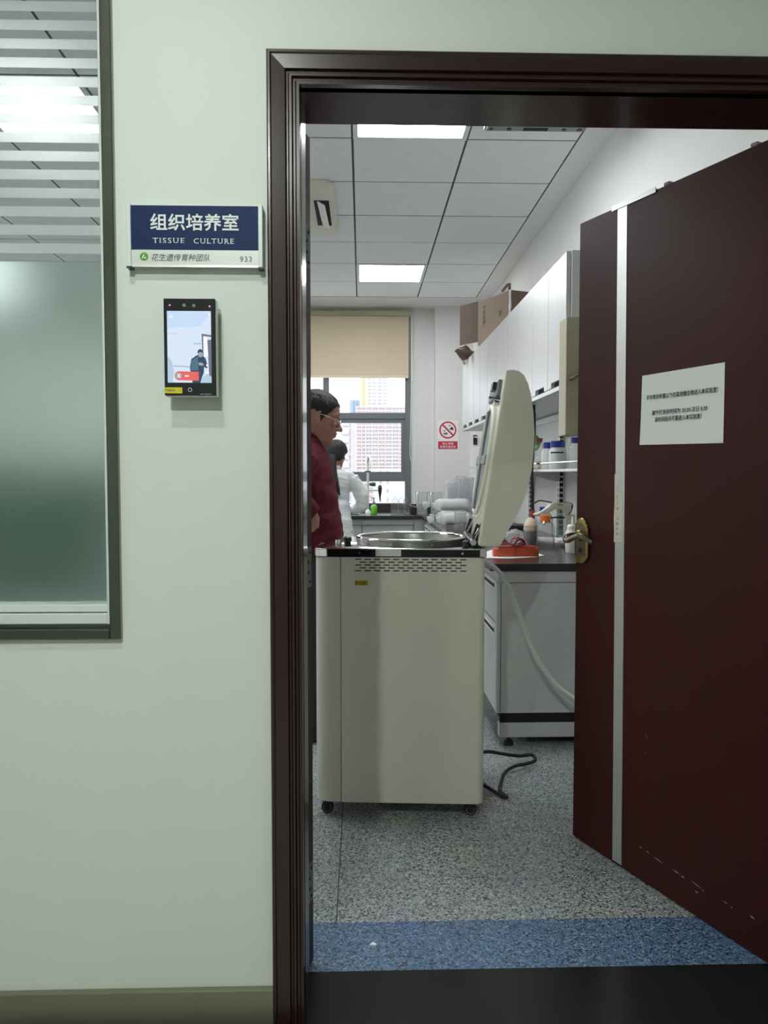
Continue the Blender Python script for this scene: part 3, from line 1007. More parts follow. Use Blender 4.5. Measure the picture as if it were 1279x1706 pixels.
# ------------------------------------------------------------------ autoclave
ac = thing('autoclave', 'cream top-loading autoclave on casters with its lid standing open', 'autoclave', (-0.172, 2.762, 0), radians(-3.9))
AW, AD, ZB, ZT = 0.611, 0.53, 0.058, 0.955


def rounded(x0, x1, y0, y1, rads, n=6):
    """plan outline with individual corner radii, order: (x0,y0) (x1,y0) (x1,y1) (x0,y1)"""
    out = []
    for (cx, cy, a0), r in zip(((x0, y0, pi), (x1, y0, 1.5 * pi), (x1, y1, 0), (x0, y1, 0.5 * pi)), rads):
        sx_, sy_ = (1 if cx == x0 else -1), (1 if cy == y0 else -1)
        for i in range(n + 1):
            a = a0 + (pi / 2) * i / n
            out.append((cx + sx_ * r + r * cos(a), cy + sy_ * r + r * sin(a)))
    return out


build('side_panel', prism(BM(), rounded(0.0965, AW, 0, AD, (0.002, 0.022, 0.022, 0.002)), ZB, ZT - 0.002, 'XY', bev=0.0025), 'cream_lacquer', ac, smooth=True)
build('front_panel', prism(BM(), rounded(0.0, 0.0945, 0.001, AD, (0.05, 0.002, 0.002, 0.05)), ZB + 0.001, ZT - 0.002, 'XY', bev=0.002), 'cream_lacquer', ac, smooth=True)
dk = build('deck', prism(BM(), rounded(-0.002, AW + 0.003, -0.003, AD + 0.003, (0.05, 0.022, 0.022, 0.05)), 0.9805, 0.9845, 'XY', bev=0.0015), 'chrome', ac, smooth=True)
build('deck_band', prism(BM(), rounded(0.0, AW + 0.001, -0.0015, AD + 0.001, (0.05, 0.022, 0.022, 0.05)), ZT, 0.981, 'XY'), 'black_gloss', ac, smooth=True)
build('corner_trim', prism(BM(), [(-0.0035 + 0.0535 - 0.0535 * cos(a), 0.05 - 0.0535 * sin(a)) for a in [pi / 2 * i / 8 for i in range(9)]] + [(0.05 - 0.048 * cos(a), 0.05 - 0.048 * sin(a)) for a in [pi / 2 * i / 8 for i in range(8, -1, -1)]], ZT + 0.001, 0.9805, 'XY'), 'chrome', ac, smooth=True)
build('blank_label', bx(0.221, 0.312, -0.0042, -0.0028, ZT + 0.002, 0.981), 'white_plastic', ac)  # white plate paints a bright reflection onto the band
for x in (0.163, 0.530):
    build('screw', lathe(BM(), [(0.004, -0.0055), (0.005, -0.003)], 12, (x, 0, 0.968), 'Y'), 'chrome', ac)
slot = None
for r in range(5):
    odd = r % 2
    for c in range(11 if odd else 12):
        p = (0.1465 + 0.0171 * odd + c * 0.0341 + 0.0115, 0, 0.9455 - r * 0.0102)
        if slot is None:
            slot = build('vent_slot', bx(-0.0112, 0.0112, -0.0006, 0.004, -0.0019, 0.0019, bev=0.0005, seg=1), 'dark_hole', ac, loc=p)
        else:
            dup(slot, location=p)
yl = build('asset_label', bx(0.146, 0.193, -0.0008, 0.001, 0.852, 0.869), 'label_ochre', ac)
text('label_code', 'PY-ZX', 0.015, 'ink', yl, (0.168, -0.0010, 0.8605), width=0.038)
# chamber
CXA, CYA = 0.345, 0.268
dm = build('chamber', lathe(BM(), [(0.196, 0.984), (0.2115, 0.984), (0.2115, 1.0), (0.214, 1.004), (0.204, 1.006), (0.202, 1.0), (0.200, 0.55), (0.001, 0.53)], 48, (CXA, CYA, 0), cap0=False, cap1=False), 'drum_steel', ac, smooth=True)
build('rim', lathe(BM(), [(0.206 + 0.0085 * cos(a * pi / 6), 1.0065 + 0.0055 * sin(a * pi / 6)) for a in range(13)], 48, (CXA, CYA, 0), cap0=False, cap1=False), 'chrome', dm, smooth=True)
for a in (250, 292, 270):
    x, y = CXA + 0.2115 * cos(radians(a)), CYA + 0.2115 * sin(radians(a))
    build('rivet', bx(x - 0.004, x + 0.004, y - 0.0035, y + 0.003, 0.987, 0.993, bev=0.0015), 'chrome', dm)
# knobs on the deck, near the operator
star = []
for i in range(16):
    r = 0.0125 if i % 2 else 0.0095
    star.append((r * cos(2 * pi * i / 16), r * sin(2 * pi * i / 16)))
build('valve_knob', prism(BM(), [(0.078 + u, 0.100 + v) for u, v in star], 0.984, 1.008, 'XY', bev=0.002), 'chrome', ac)
build('valve_knob', lathe(BM(), [(0.013, 0.984), (0.013, 0.998), (0.016, 1.0), (0.016, 1.012), (0.010, 1.016)], 18, (0.108, 0.140, 0)), 'black_plastic', ac, smooth=True)
# lid, standing open at the back (its near face follows the arc of the shell)
LID = [(0.511, 1.618), (0.535, 1.621), (0.558, 1.615), (0.5755, 1.600), (0.588, 1.572), (0.599, 1.531), (0.608, 1.470), (0.6125, 1.400), (0.6115, 1.346), (0.604, 1.263), (0.588, 1.193), (0.568, 1.135), (0.539, 1.076), (0.514, 1.035), (0.500, 1.005), (0.494, 0.991), (0.484, 0.9865),
       (0.430, 0.9905), (0.420, 0.9935), (0.4165, 1.000)]
lp = []
ca, sa = cos(radians(3.9)), sin(radians(3.9))
for X, Z in LID:
    u = (X + 0.172) * ca - (2.745 - 2.762) * sa
    lp.append((u, Z))
lid = build('lid', prism(BM(), lp, 0.022, 0.490, bev=0.007), 'cream_lacquer', ac, smooth=True)
# inner face of the lid: steel dish, gasket ring, locking hardware. lid axis direction
lo, hi = Vector((lp[-1][0], 0, lp[-1][1])), Vector((lp[0][0], 0, lp[0][1]))
ax = (hi - lo).normalized()
nn = Vector((-ax.z, 0, ax.x))        # out of the lid, towards the chamber when closed
cen = lo + ax * 0.305 + Vector((0, CYA, 0))
Q = Matrix((nn, Vector((0, 1, 0)), ax)).transposed().to_4x4()
Q.translation = cen


def placed(bm, mtx):
    bmesh.ops.transform(bm, matrix=mtx, verts=bm.verts)
    return bm


build('inner_plate', placed(lathe(BM(), [(0.224, -0.004), (0.224, 0.002), (0.218, 0.003)], 40, axis='X'), Q), 'cream_gasket', lid, smooth=True)
build('dish', placed(lathe(BM(), [(0.196, 0.002), (0.196, 0.010), (0.180, 0.013), (0.12, 0.015), (0.001, 0.016)], 40, axis='X'), Q), 'equipment_grey', lid, smooth=True)
build('gasket', placed(lathe(BM(), [(0.205 + 0.009 * cos(a * pi / 5), 0.008 + 0.009 * sin(a * pi / 5)) for a in range(11)], 40, axis='X', cap0=False, cap1=False), Q), 'cream_gasket', lid, smooth=True)
build('cross_beam', placed(bx(0.004, 0.024, -0.030, 0.030, -0.190, 0.190, bev=0.004), Q), 'equipment_grey', lid)
build('cross_beam', placed(bx(0.004, 0.021, -0.185, 0.185, -0.018, 0.018, bev=0.004), Q), 'equipment_grey', lid)
lk = build('lock_housing', placed(bx(-0.002, 0.014, -0.17, 0.14, 0.232, 0.296, bev=0.004), Q), 'equipment_grey', lid)
build('lock_latch', placed(bx(0.010, 0.030, -0.14, -0.06, 0.258, 0.288, bev=0.004), Q), 'black_plastic', lk)
build('lock_latch', placed(bx(0.0, 0.040, -0.19, -0.15, 0.222, 0.227, bev=0.001), Q), 'black_plastic', lk)
build('lock_bolt', placed(lathe(BM(), [(0.010, 0.0), (0.010, 0.018)], 12, (0, -0.165, 0.208), 'X'), Q), 'chrome', lk)
# hinge
hg = build('hinge', bx(0.560, 0.590, 0.10, 0.43, 0.984, 1.012, bev=0.004), 'black_plastic', ac)
for y in (0.075, 0.435):
    build('hinge_arm', placed(prism(BM(), [(0.568, 0.984), (0.602, 0.984), (0.603, 1.03), (0.60, 1.065), (0.584, 1.07), (0.570, 1.03)], y - 0.012, y + 0.012, bev=0.002), Matrix()), 'black_plastic', hg)
    build('hinge_pin', lathe(BM(), [(0.011, -0.026), (0.011, 0.026)], 14, (0.572, y, 1.003), 'Y'), 'chrome', hg, smooth=True)
    build('hinge_spring', tube(BM(), [(0.575, y - 0.018, 1.015), (0.593, y - 0.018, 1.052), (0.603, y - 0.018, 1.075)], 0.005, 8), 'chrome', hg)
    build('hinge_knob', lathe(BM(), [(0.008, 0.985), (0.014, 0.990), (0.014, 1.006), (0.008, 1.010)], 14, (0.546, y - 0.02, 0)), 'black_rubber', hg, smooth=True)
build('corner_bracket', bx(0.590, 0.6155, -0.0045, 0.02, ZT, 0.985, bev=0.002), 'chrome', ac)
# casters
for x, y in ((0.040, 0.045), (0.566, 0.045), (0.040, 0.485), (0.566, 0.485)):
    c = build('caster_fork', box(box(BM(), x - 0.018, x + 0.018, y - 0.017, y + 0.017, 0.048, 0.060), x - 0.012, x + 0.012, y - 0.016, y - 0.013, 0.016, 0.050), 'black_plastic', ac)
    build('caster_wheel', lathe(BM(), [(0.012, -0.011), (0.0205, -0.011), (0.0225, -0.008), (0.0225, 0.008), (0.0205, 0.011), (0.012, 0.011)], 20, (x, y, 0.0225), 'Y'), 'black_rubber', c, smooth=True)
    build('caster_ring', ring(BM(), x, 0.0225, 0.0135, 0.0160, y - 0.0118, y - 0.0105, 24), 'equipment_grey', c)

hose = build('drain_hose', tube(BM(), smooth_path([(0.433, 2.98, 0.918), (0.463, 3.0, 0.911), (0.5, 3.05, 0.896), (0.556, 3.12, 0.853), (0.605, 3.18, 0.788), (0.651, 3.22, 0.692), (0.689, 3.25, 0.596), (0.73, 3.28, 0.499), (0.788, 3.3, 0.401), (0.855, 3.3, 0.321), (0.935, 3.3, 0.260), (1.0, 3.25, 0.20), (1.05, 3.2, 0.08), (1.08, 3.15, 0.011)], 5), 0.0105, 10),
             'hose_white', smooth=True)
hose.parent = ac
hose.matrix_parent_inverse = (Matrix.Translation(ac.location) @ Matrix.Rotation(radians(-3.9), 4, 'Z')).inverted()
hose['label'] = 'white rubber drain hose'
cord = build('power_cord', tube(BM(), smooth_path([(0.425, 3.0, 0.13), (0.511, 3.10, 0.112), (0.590, 3.16, 0.080), (0.665, 3.2, 0.056), (0.728, 3.24, 0.045), (0.735, 3.21, 0.032), (0.695, 3.18, 0.030), (0.630, 3.13, 0.038), (0.580, 3.08, 0.030), (0.548, 3.0, 0.012), (0.540, 2.95, 0.008), (0.556, 2.90, 0.008),
                                                          (0.540, 2.905, 0.010), (0.500, 2.965, 0.014), (0.425, 3.0, 0.05)], 6), 0.0075, 8), 'black_rubber', smooth=True)
cord.parent = ac
cord.matrix_parent_inverse = hose.matrix_parent_inverse.copy()
cord['label'] = 'black looping power cord'
chip = build('paper_scrap', prism(BM(), [(0.018, 1.990), (0.034, 1.986), (0.036, 1.994), (0.026, 2.0)], 0.0, 0.003, 'XY'), 'slip_white')
tag(chip, 'tiny white scrap lying on the blue floor strip', 'scrap')

# ------------------------------------------------------------------ right-hand bench
FXB = 0.611                     # face of the bench cabinets
units = [(3.48, 4.30), (4.30, 5.12), (5.12, 5.94), (5.94, 6.76), (6.76, 7.50)]
names = ['nearest', 'second', 'third', 'fourth', 'last']
for k, (y0, y1) in enumerate(units):
    cb = thing('bench_cabinet', ['grey bench cabinet nearest the door, its end panel facing out', 'grey bench cabinet behind the nearest one, hidden by the autoclave', 'grey bench cabinet in the middle of the right-hand bench', 'grey bench cabinet under the petri dish stacks', 'grey bench cabinet in the corner by the window bench'][k],
               'cabinet', (0, y0, 0), group='base cabinets of the right-hand bench')
    L = y1 - y0
    build('body', bx(FXB + 0.018, 1.28, 0.002, L - 0.002, 0.156, 0.808), 'bench_grey', cb)
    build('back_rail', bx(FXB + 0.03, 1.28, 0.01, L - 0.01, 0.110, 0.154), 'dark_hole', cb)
    for q in range(2):
        a, b = (0.004 + q * L / 2, L / 2 - 0.004 + q * L / 2)
        dr = build('drawer', bx(FXB, FXB + 0.02, a, b, 0.575, 0.760, bev=0.002), 'bench_grey', cb)
        build('handle', box(box(BM(), FXB - 0.004, FXB + 0.001, a + 0.05, b - 0.05, 0.722, 0.727), FXB - 0.004, FXB + 0.001, a + 0.05, b - 0.05, 0.745, 0.750), 'white_plastic', dr)
        build('handle_recess', bx(FXB - 0.001, FXB + 0.004, a + 0.05, b - 0.05, 0.727, 0.745), 'dark_hole', dr)
        do = build('door', bx(FXB, FXB + 0.02, a, b, 0.158, 0.562, bev=0.002), 'bench_grey', cb)
        build('handle', box(box(BM(), FXB - 0.004, FXB + 0.001, a + 0.05, b - 0.05, 0.510, 0.515), FXB - 0.004, FXB + 0.001, a + 0.05, b - 0.05, 0.536, 0.541), 'white_plastic', do)
        build('handle_recess', bx(FXB - 0.001, FXB + 0.004, a + 0.05, b - 0.05, 0.515, 0.536), 'dark_hole', do)
    if k == 0:
        build('end_panel', bx(FXB + 0.022, 1.28, -0.012, 0.003, 0.156, 0.755, bev=0.001, seg=1), 'bench_grey', cb)
        build('end_strip', bx(FXB + 0.006, 1.28, -0.012, 0.003, 0.759, 0.808, bev=0.001, seg=1), 'bench_grey', cb)
        build('front_post', bx(FXB + 0.001, FXB + 0.019, -0.012, 0.003, 0.156, 0.755, bev=0.001, seg=1), 'bench_grey', cb)
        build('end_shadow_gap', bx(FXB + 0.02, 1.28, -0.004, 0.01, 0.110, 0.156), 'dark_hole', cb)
fr = thing('underframe', 'white steel foot frame under the near end of the bench', 'frame', (0, 0, 0))
build('cross_member', bx(0.628, 1.27, 3.475, 3.515, 0.040, 0.109, bev=0.003), 'cabinet_white', fr)
build('side_member', bx(1.20, 1.25, 3.515, 7.4, 0.050, 0.109), 'cabinet_white', fr)
build('side_member', bx(0.70, 0.75, 3.515, 7.4, 0.050, 0.109), 'cabinet_white', fr)
for x, y in ((0.675, 3.498), (1.22, 3.498), (0.725, 5.3), (0.725, 7.3)):
    build('levelling_foot', lathe(BM(), [(0.025, 0.0), (0.022, 0.018), (0.010, 0.022), (0.010, 0.055)], 14, (x, y, 0)), 'black_rubber', fr, smooth=True)
wt = thing('worktop', 'black L-shaped laboratory worktop along the right wall and the window', 'worktop', (0, 0, 0))
build('bench_top', bx(0.580, 1.282, 3.455, 8.095, 0.811, 0.845, bev=0.003), 'worktop_black', wt)
build('window_top', bx(-2.4, 0.580, 7.52, 8.245, 0.811, 0.845, bev=0.002), 'worktop_black', wt)
build('edge_strip', bx(-0.6, 0.515, 7.517, 7.535, 0.843, 0.8475), 'chrome', wt)
build('upstand', bx(-2.4, 0.760, 8.215, 8.234, 0.845, 0.932), 'worktop_black', wt)
# window-side cabinets
for k, (x0, x1) in enumerate(((-2.38, -1.58), (-1.58, -0.78), (-0.78, 0.0), (0.0, 0.505))):
    cb = thing('sink_cabinet', ['grey window bench cabinet furthest left', 'grey window bench cabinet second from the left', 'grey window bench cabinet in front of the woman', 'grey window bench cabinet under the sink, nearest the corner'][k], 'cabinet', (x0, 7.56, 0), group='base cabinets of the window bench')
    L = x1 - x0
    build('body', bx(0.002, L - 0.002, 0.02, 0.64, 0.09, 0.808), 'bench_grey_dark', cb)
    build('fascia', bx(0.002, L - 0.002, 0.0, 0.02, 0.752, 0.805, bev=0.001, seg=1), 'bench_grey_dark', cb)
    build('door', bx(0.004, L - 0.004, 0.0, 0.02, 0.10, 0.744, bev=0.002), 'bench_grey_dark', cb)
cn = build('corner_filler', bx(0.51, 0.625, 7.56, 7.60, 0.09, 0.806), 'bench_grey_dark')
tag(cn, 'plain grey filler panel in the corner between the two benches', 'panel')

for k in range(3):  # made-up cabinets, added so the frosted film darkens towards its bottom
    x0 = -4.24 + 0.61 * k
    gc = thing('green_cabinet', ['dark green cabinet by the back wall, leftmost of three blurred by the frosted window', 'dark green cabinet by the back wall, middle of three blurred by the frosted window', 'dark green cabinet by the back wall, beside the window bench, blurred by the frosted window'][k], 'cabinet', (x0, 7.62, 0), group='green cabinets along the back wall')
    build('body', bx(0.003, 0.597, 0.02, 0.60, 0.05, 1.32), 'cabinet_green', gc)
    build('plinth', bx(0.01, 0.59, 0.05, 0.60, 0.0, 0.05), 'black_plastic', gc)
    for q in range(2):
        do = build('door', bx(0.005 + q * 0.297, 0.297 + q * 0.297, 0.0, 0.02, 0.06, 1.31, bev=0.002), 'cabinet_green', gc)
        build('handle', tube(BM(), [(0.265 + q * 0.065, -0.02, 0.7), (0.265 + q * 0.065, -0.02, 0.85)], 0.006, 8), 'aluminium', do)

# ------------------------------------------------------------------ wall cabinets
UX = 0.932
uy = [(3.535, 4.225), (4.225, 4.98), (4.98, 5.75), (5.75, 6.46), (6.46, 7.17)]
ul = ['white wall cabinet nearest the door, grey end panel showing', 'white wall cabinet second from the door', 'white wall cabinet third from the door, behind the open lid', 'white wall cabinet under the cardboard box', 'white wall cabinet at the far end by the warning sign']
for k, (y0, y1) in enumerate(uy):
    uc = thing('wall_cabinet', ul[k], 'cabinet', (0, y0, 0), group='white cabinets hung on the right wall')
    L = y1 - y0
    bm = BM()
    box(bm, UX + 0.022, 1.284, 0.001, L - 0.001, 1.675, 2.262)
    build('body', bm, 'bench_grey', uc)
    build('bottom_board', bx(UX + 0.002, 1.284, 0.001, L - 0.001, 1.648, 1.668), 'cabinet_white', uc)
    for yy in (0.001, L / 2 - 0.008, L - 0.017):
        build('stile', bx(UX + 0.003, UX + 0.04, yy, yy + 0.016, 1.662, 1.73), 'cabinet_white', uc)
    build('recess', bx(UX + 0.018, UX + 0.024, 0.004, L - 0.004, 1.669, 1.735), 'dark_hole', uc)
    for q in range(2):
        a, b = (0.003 + q * L / 2, L / 2 - 0.003 + q * L / 2)
        mid, hw = (a + b) / 2, (b - a) * 0.30
        build('door', prism(BM(), [(a, 1.671), (mid - hw, 1.671), (mid - hw + 0.006, 1.698), (mid + hw - 0.006, 1.698), (mid + hw, 1.671), (b, 1.671), (b, 2.264), (a, 2.264)], UX, UX + 0.02, 'YZ', bev=0.0012), 'cabinet_white', uc)
    if k == 0:
        build('end_panel', bx(UX + 0.022, 1.284, -0.012, 0.0, 1.650, 2.264), 'bench_grey', uc)
tr = build('cable_trunk', bx(1.262, 1.284, 3.6, 7.6, 1.600, 1.635), 'white_aluminium')
tag(tr, 'pale cable trunk running on the wall beneath the wall cabinets', 'trunk')

pb = thing('ivory_box', 'ivory wall box hung at the near end of the wall cabinets', 'box', (0, 0, 0))
build('case', bx(0.897, 1.25, 3.395, 3.516, 1.421, 1.941, bev=0.004), 'ivory_panel', pb)
build('hook', tube(BM(), smooth_path([(0.915, 3.392, 1.668), (0.93, 3.372, 1.672), (0.955, 3.368, 1.692), (0.985, 3.372, 1.715), (1.0, 3.394, 1.720)], 5), 0.008, 8), 'cardboard_dark', pb, smooth=True)

# ------------------------------------------------------------------ shelf on the wall under the cabinets
sh = thing('reagent_shelf', 'steel reagent shelf with a guard rail on slotted wall posts', 'shelf', (0, 0, 0))
build('shelf_board', bx(1.0, 1.262, 3.55, 7.2, 1.262, 1.276, bev=0.002), 'aluminium', sh)
build('guard_rail', tube(BM(), [(1.004, 3.55, 1.309), (1.004, 7.2, 1.309)], 0.0055, 8), 'chrome', sh, smooth=True)
for y in (3.56, 4.6, 5.6, 6.6):
    build('rail_post', tube(BM(), [(1.004, y, 1.272), (1.004, y, 1.309)], 0.004, 6), 'chrome', sh)
for y in (3.75, 4.86, 5.72, 6.9):
    p = build('slotted_post', bx(1.248, 1.284, y, y + 0.030, 0.86, 1.60), 'aluminium', sh)
    bm = BM()
    z = 0.90
    while z < 1.58:
        box(bm, 1.252, 1.274, y - 0.0008, y + 0.002, z, z + 0.022)
        box(bm, 1.2465, 1.250, y + 0.010, y + 0.020, z, z + 0.022)
        z += 0.034
    build('slots', bm, 'dark_hole', p, kind='stuff')
    build('bracket', prism(BM(), [(1.02, 1.262), (1.25, 1.262), (1.25, 1.20), (1.20, 1.21)], y + 0.010, y + 0.018), 'aluminium', sh)


def bottle(name, label, cat, loc, r, h, neck, glass, cap=None, cap_h=0.02, liquid=None, group=None, sh_=0.72, capr=None, n=20):
    t = thing(name, label, cat, loc, group=group)
    s = h * sh_
    prof = [(r * 0.92, 0.0), (r, 0.006), (r, s * 0.92), (r * 0.97, s), (r * 0.80, s + (h - s) * 0.30), (neck * 1.15, s + (h - s) * 0.66), (neck, s + (h - s) * 0.74), (neck, h)]
    build('body', lathe(BM(), prof, n, cap1=cap is None and glass == 'white_plastic'), glass, t, smooth=True)
    if cap:
        c = capr or neck * 1.25
        build('cap', lathe(BM(), [(c, h - cap_h * 0.75), (c, h + cap_h * 0.25 - 0.002), (c - 0.002, h + cap_h * 0.25)], n), cap, t, smooth=True)
    if liquid:
        build('contents', lathe(BM(), [(r * 0.9, 0.004), (r * 0.95, 0.008), (r * 0.95, s * liquid[0])], n), liquid[1], t, smooth=True)
    return t


# on the shelf
b1 = bottle('reagent_bottle', 'white plastic reagent bottle with blue cap and grey label, front one on the shelf', 'bottle', (1.105, 4.34, 1.277), 0.049, 0.150, 0.034, 'white_plastic', 'blue_cap', 0.036, capr=0.041, sh_=0.70)
lbm = BM()
for i in range(7):
    pass
prof_a = [radians(205 + 13 * i) for i in range(8)]
rows = [[lbm.verts.new((0.0497 * cos(a), 0.0497 * sin(a), z)) for a in prof_a] for z in (0.030, 0.098)]
for i in range(7):
    lbm.faces.new((rows[0][i], rows[0][i + 1], rows[1][i + 1], rows[1][i]))
build('label_sheet', lbm, 'sign_silver', b1)
lbm = BM()
rows = [[lbm.verts.new((0.0500 * cos(a), 0.0500 * sin(a), z)) for a in prof_a] for z in (0.090, 0.098)]
for i in range(7):
    lbm.faces.new((rows[0][i], rows[0][i + 1], rows[1][i + 1], rows[1][i]))
build('label_bar', lbm, 'ink', b1)
bottle('reagent_bottle', 'white plastic reagent bottle with blue cap, behind the front one', 'bottle', (1.105, 4.52, 1.277), 0.049, 0.150, 0.034, 'white_plastic', 'blue_cap', 0.036, capr=0.041, sh_=0.70)
bottle('reagent_bottle', 'clear glass bottle with blue cap beside the door edge on the shelf', 'bottle', (1.10, 3.97, 1.277), 0.038, 0.155, 0.017, 'bottle_glass', 'blue_cap', 0.03, capr=0.021)
bottle('reagent_bottle', 'small clear glass bottle with blue cap deeper on the shelf', 'bottle', (1.20, 4.12, 1.277), 0.030, 0.140, 0.014, 'bottle_glass', 'blue_cap', 0.026, capr=0.018)
fl = thing('flask', 'round-shouldered glass flask with a dark red stopper beside the lid', 'flask', (1.10, 4.78, 1.277))
build('body', lathe(BM(), [(0.050, 0.0), (0.056, 0.010), (0.056, 0.06), (0.046, 0.085), (0.026, 0.105), (0.030, 0.135), (0.022, 0.155), (0.018, 0.160), (0.018, 0.180)], 20, cap1=False), 'bottle_glass', fl, smooth=True)
build('stopper', lathe(BM(), [(0.017, 0.170), (0.022, 0.182), (0.022, 0.196)], 16), 'red_rubber', fl, smooth=True)
build('side_arm', tube(BM(), [(0.01, 0, 0.162), (-0.05, -0.01, 0.178), (-0.075, -0.01, 0.172)], 0.008, 8), 'bottle_glass', fl)
build('contents', lathe(BM(), [(0.048, 0.006), (0.053, 0.012), (0.053, 0.055)], 20), 'ivory_case', fl)
gb = build('rubber_bulb', ellipsoid(BM(), (1.125, 5.0, 1.452), (0.034, 0.034, 0.052)), 'green_plastic', smooth=True)
build('hanging_string', tube(BM(), [(1.125, 5.0, 1.50), (1.125, 5.0, 1.648)], 0.003, 6), 'black_rubber', gb)
tag(gb, 'bright green rubber bulb hanging behind the open lid', 'bulb')
hr = thing('hanging_rod', 'black cable hanging from the shelf rail with a red plug end', 'cable', (0, 0, 0))
build('cable', tube(BM(), [(0.990, 4.44, 1.648), (0.989, 4.44, 1.50), (0.988, 4.44, 1.40), (0.984, 4.45, 1.30), (0.990, 4.46, 1.12), (0.995, 4.47, 1.03)], 0.0085, 8), 'black_rubber', hr, smooth=True)
build('plug', lathe(BM(), [(0.010, 0.985), (0.014, 1.0), (0.013, 1.03), (0.008, 1.045)], 12, (0.995, 4.47, 0)), 'red_cable', hr, smooth=True)
build('plug_tip', lathe(BM(), [(0.012, 0.962), (0.012, 0.985)], 12, (0.990, 4.47, 0)), 'white_plastic', hr)

# ------------------------------------------------------------------ things on the right bench near the door
ZW = 0.8455
bottle('glass_bottle', 'clear glass media bottle with a bright orange cap on the bench', 'bottle', (0.996, 4.16, ZW), 0.050, 0.172, 0.020, 'bottle_glass', 'orange_cap', 0.040, capr=0.028)
bottle('glass_bottle', 'clear glass media bottle with blue cap behind the orange-capped one', 'bottle', (1.09, 4.58, ZW), 0.050, 0.200, 0.020, 'bottle_glass', 'blue_cap', 0.036, capr=0.029)
bottle('glass_jar', 'glass jar with a fat cream lid and grey contents', 'jar', (0.935, 4.25, ZW), 0.0385, 0.118, 0.036, 'bottle_glass', 'cream_cap', 0.036, liquid=(0.98, 'equipment_grey'), capr=0.038, sh_=0.88)
jar = bpy.data.objects['glass_jar']
build('lid_lug', lathe(BM(), [(0.034, 0.12), (0.030, 0.140), (0.018, 0.158), (0.006, 0.164)], 18), 'cream_cap', jar, smooth=True)
dv = thing('orange_tester', 'orange red handheld tester lying on the bench front with a red lead on it', 'tester', (0, 0, 0))
build('case', prism(BM(), rounded(0.645, 0.868, 3.735, 3.815, (0.02, 0.02, 0.02, 0.02)), ZW + 0.001, ZW + 0.044, 'XY', bev=0.012), 'orange_case', dv, smooth=True)
build('case_top', prism(BM(), rounded(0.655, 0.855, 3.744, 3.806, (0.015, 0.015, 0.015, 0.015)), ZW + 0.043, ZW + 0.050, 'XY', bev=0.002), 'red_cable', dv)
build('lead', tube(BM(), smooth_path([(0.66, 3.77, ZW + 0.054), (0.70, 3.76, ZW + 0.066), (0.745, 3.75, ZW + 0.062), (0.765, 3.78, ZW + 0.090), (0.79, 3.80, ZW + 0.076), (0.775, 3.76, ZW + 0.056), (0.735, 3.77, ZW + 0.056), (0.75, 3.80, ZW + 0.086), (0.80, 3.79, ZW + 0.080), (0.81, 3.76, ZW + 0.054)], 6), 0.0042, 7), 'red_cable', dv, smooth=True)
build('lead', tube(BM(), smooth_path([(0.74, 3.75, ZW + 0.054), (0.76, 3.745, ZW + 0.078), (0.785, 3.75, ZW + 0.082), (0.80, 3.76, ZW + 0.060), (0.775, 3.78, ZW + 0.054)], 6), 0.004, 7), 'black_rubber', dv, smooth=True)
build('strap', tube(BM(), smooth_path([(0.748, 3.733, ZW + 0.052), (0.747, 3.729, ZW + 0.03), (0.745, 3.731, ZW + 0.006)], 4), 0.004, 6), 'red_rubber', dv)
pp = build('paper_sheet', prism(BM(), [(0.585, 3.86), (0.60, 3.69), (0.70, 3.67), (0.845, 3.73), (0.905, 3.79), (0.885, 4.06), (0.70, 4.1)], ZW - 0.0003, ZW + 0.0012, 'XY'), 'paper')
tag(pp, 'white paper sheet lying under the orange tester', 'paper')
pc = thing('clear_pouch', 'crumpled clear plastic pouch beside the lid on the bench', 'pouch', (0.888, 4.46, ZW))
bm = ellipsoid(BM(), (0, 0, 0.042), (0.055, 0.045, 0.042), 16, 10)
for v in bm.verts:
    v.co += v.co.normalized() * noise.noise(v.co * 45) * 0.016
    v.co.z = max(v.co.z, 0.001)
build('film', bm, 'bag_plastic', pc)
tb_ = thing('white_tube', 'white capped plastic tube lying on the bench by the orange-capped bottle', 'tube', (1.05, 4.285, ZW + 0.026), radians(-22))
build('body', lathe(BM(), [(0.024, -0.075), (0.025, -0.07), (0.025, 0.05), (0.022, 0.055)], 18, axis='X'), 'white_plastic', tb_, smooth=True)
build('cap', lathe(BM(), [(0.026, 0.052), (0.026, 0.082), (0.023, 0.085)], 18, axis='X'), 'sign_silver', tb_, smooth=True)
wb = thing('wash_bottle', 'white wash bottle with an upright nozzle next to the door edge', 'bottle', (1.074, 3.93, ZW))
build('body', lathe(BM(), [(0.026, 0.0), (0.028, 0.004), (0.028, 0.105), (0.022, 0.118)], 18), 'white_plastic', wb, smooth=True)
build('cap', lathe(BM(), [(0.021, 0.116), (0.021, 0.138), (0.012, 0.146)], 16), 'white_plastic', wb, smooth=True)
build('nozzle', tube(BM(), [(0.006, 0, 0.140), (0.008, 0, 0.186)], [0.006, 0.005], 8), 'white_plastic', wb)
bottle('vial', 'small clear glass vial in front of the white tube', 'vial', (1.03, 4.02, ZW), 0.019, 0.055, 0.013, 'bottle_glass', 'white_plastic', 0.012)
bm = BM()
lathe(bm, [(0.036, 0.0), (0.036, 0.006), (0.026, 0.008), (0.026, 0.20), (0.028, 0.205)], 18, cap1=False)
o = build('measuring_cylinder', bm, 'green_glass', smooth=True, loc=(1.20, 4.62, ZW))
tag(o, 'tall clear measuring cylinder standing behind the orange-capped bottle', 'cylinder')
bx_ = build('small_carton', bx(1.165, 1.27, 4.12, 4.22, ZW, ZW + 0.085, bev=0.002), 'cardboard_dark')
tag(bx_, 'small brown carton against the wall behind the white tube', 'box')
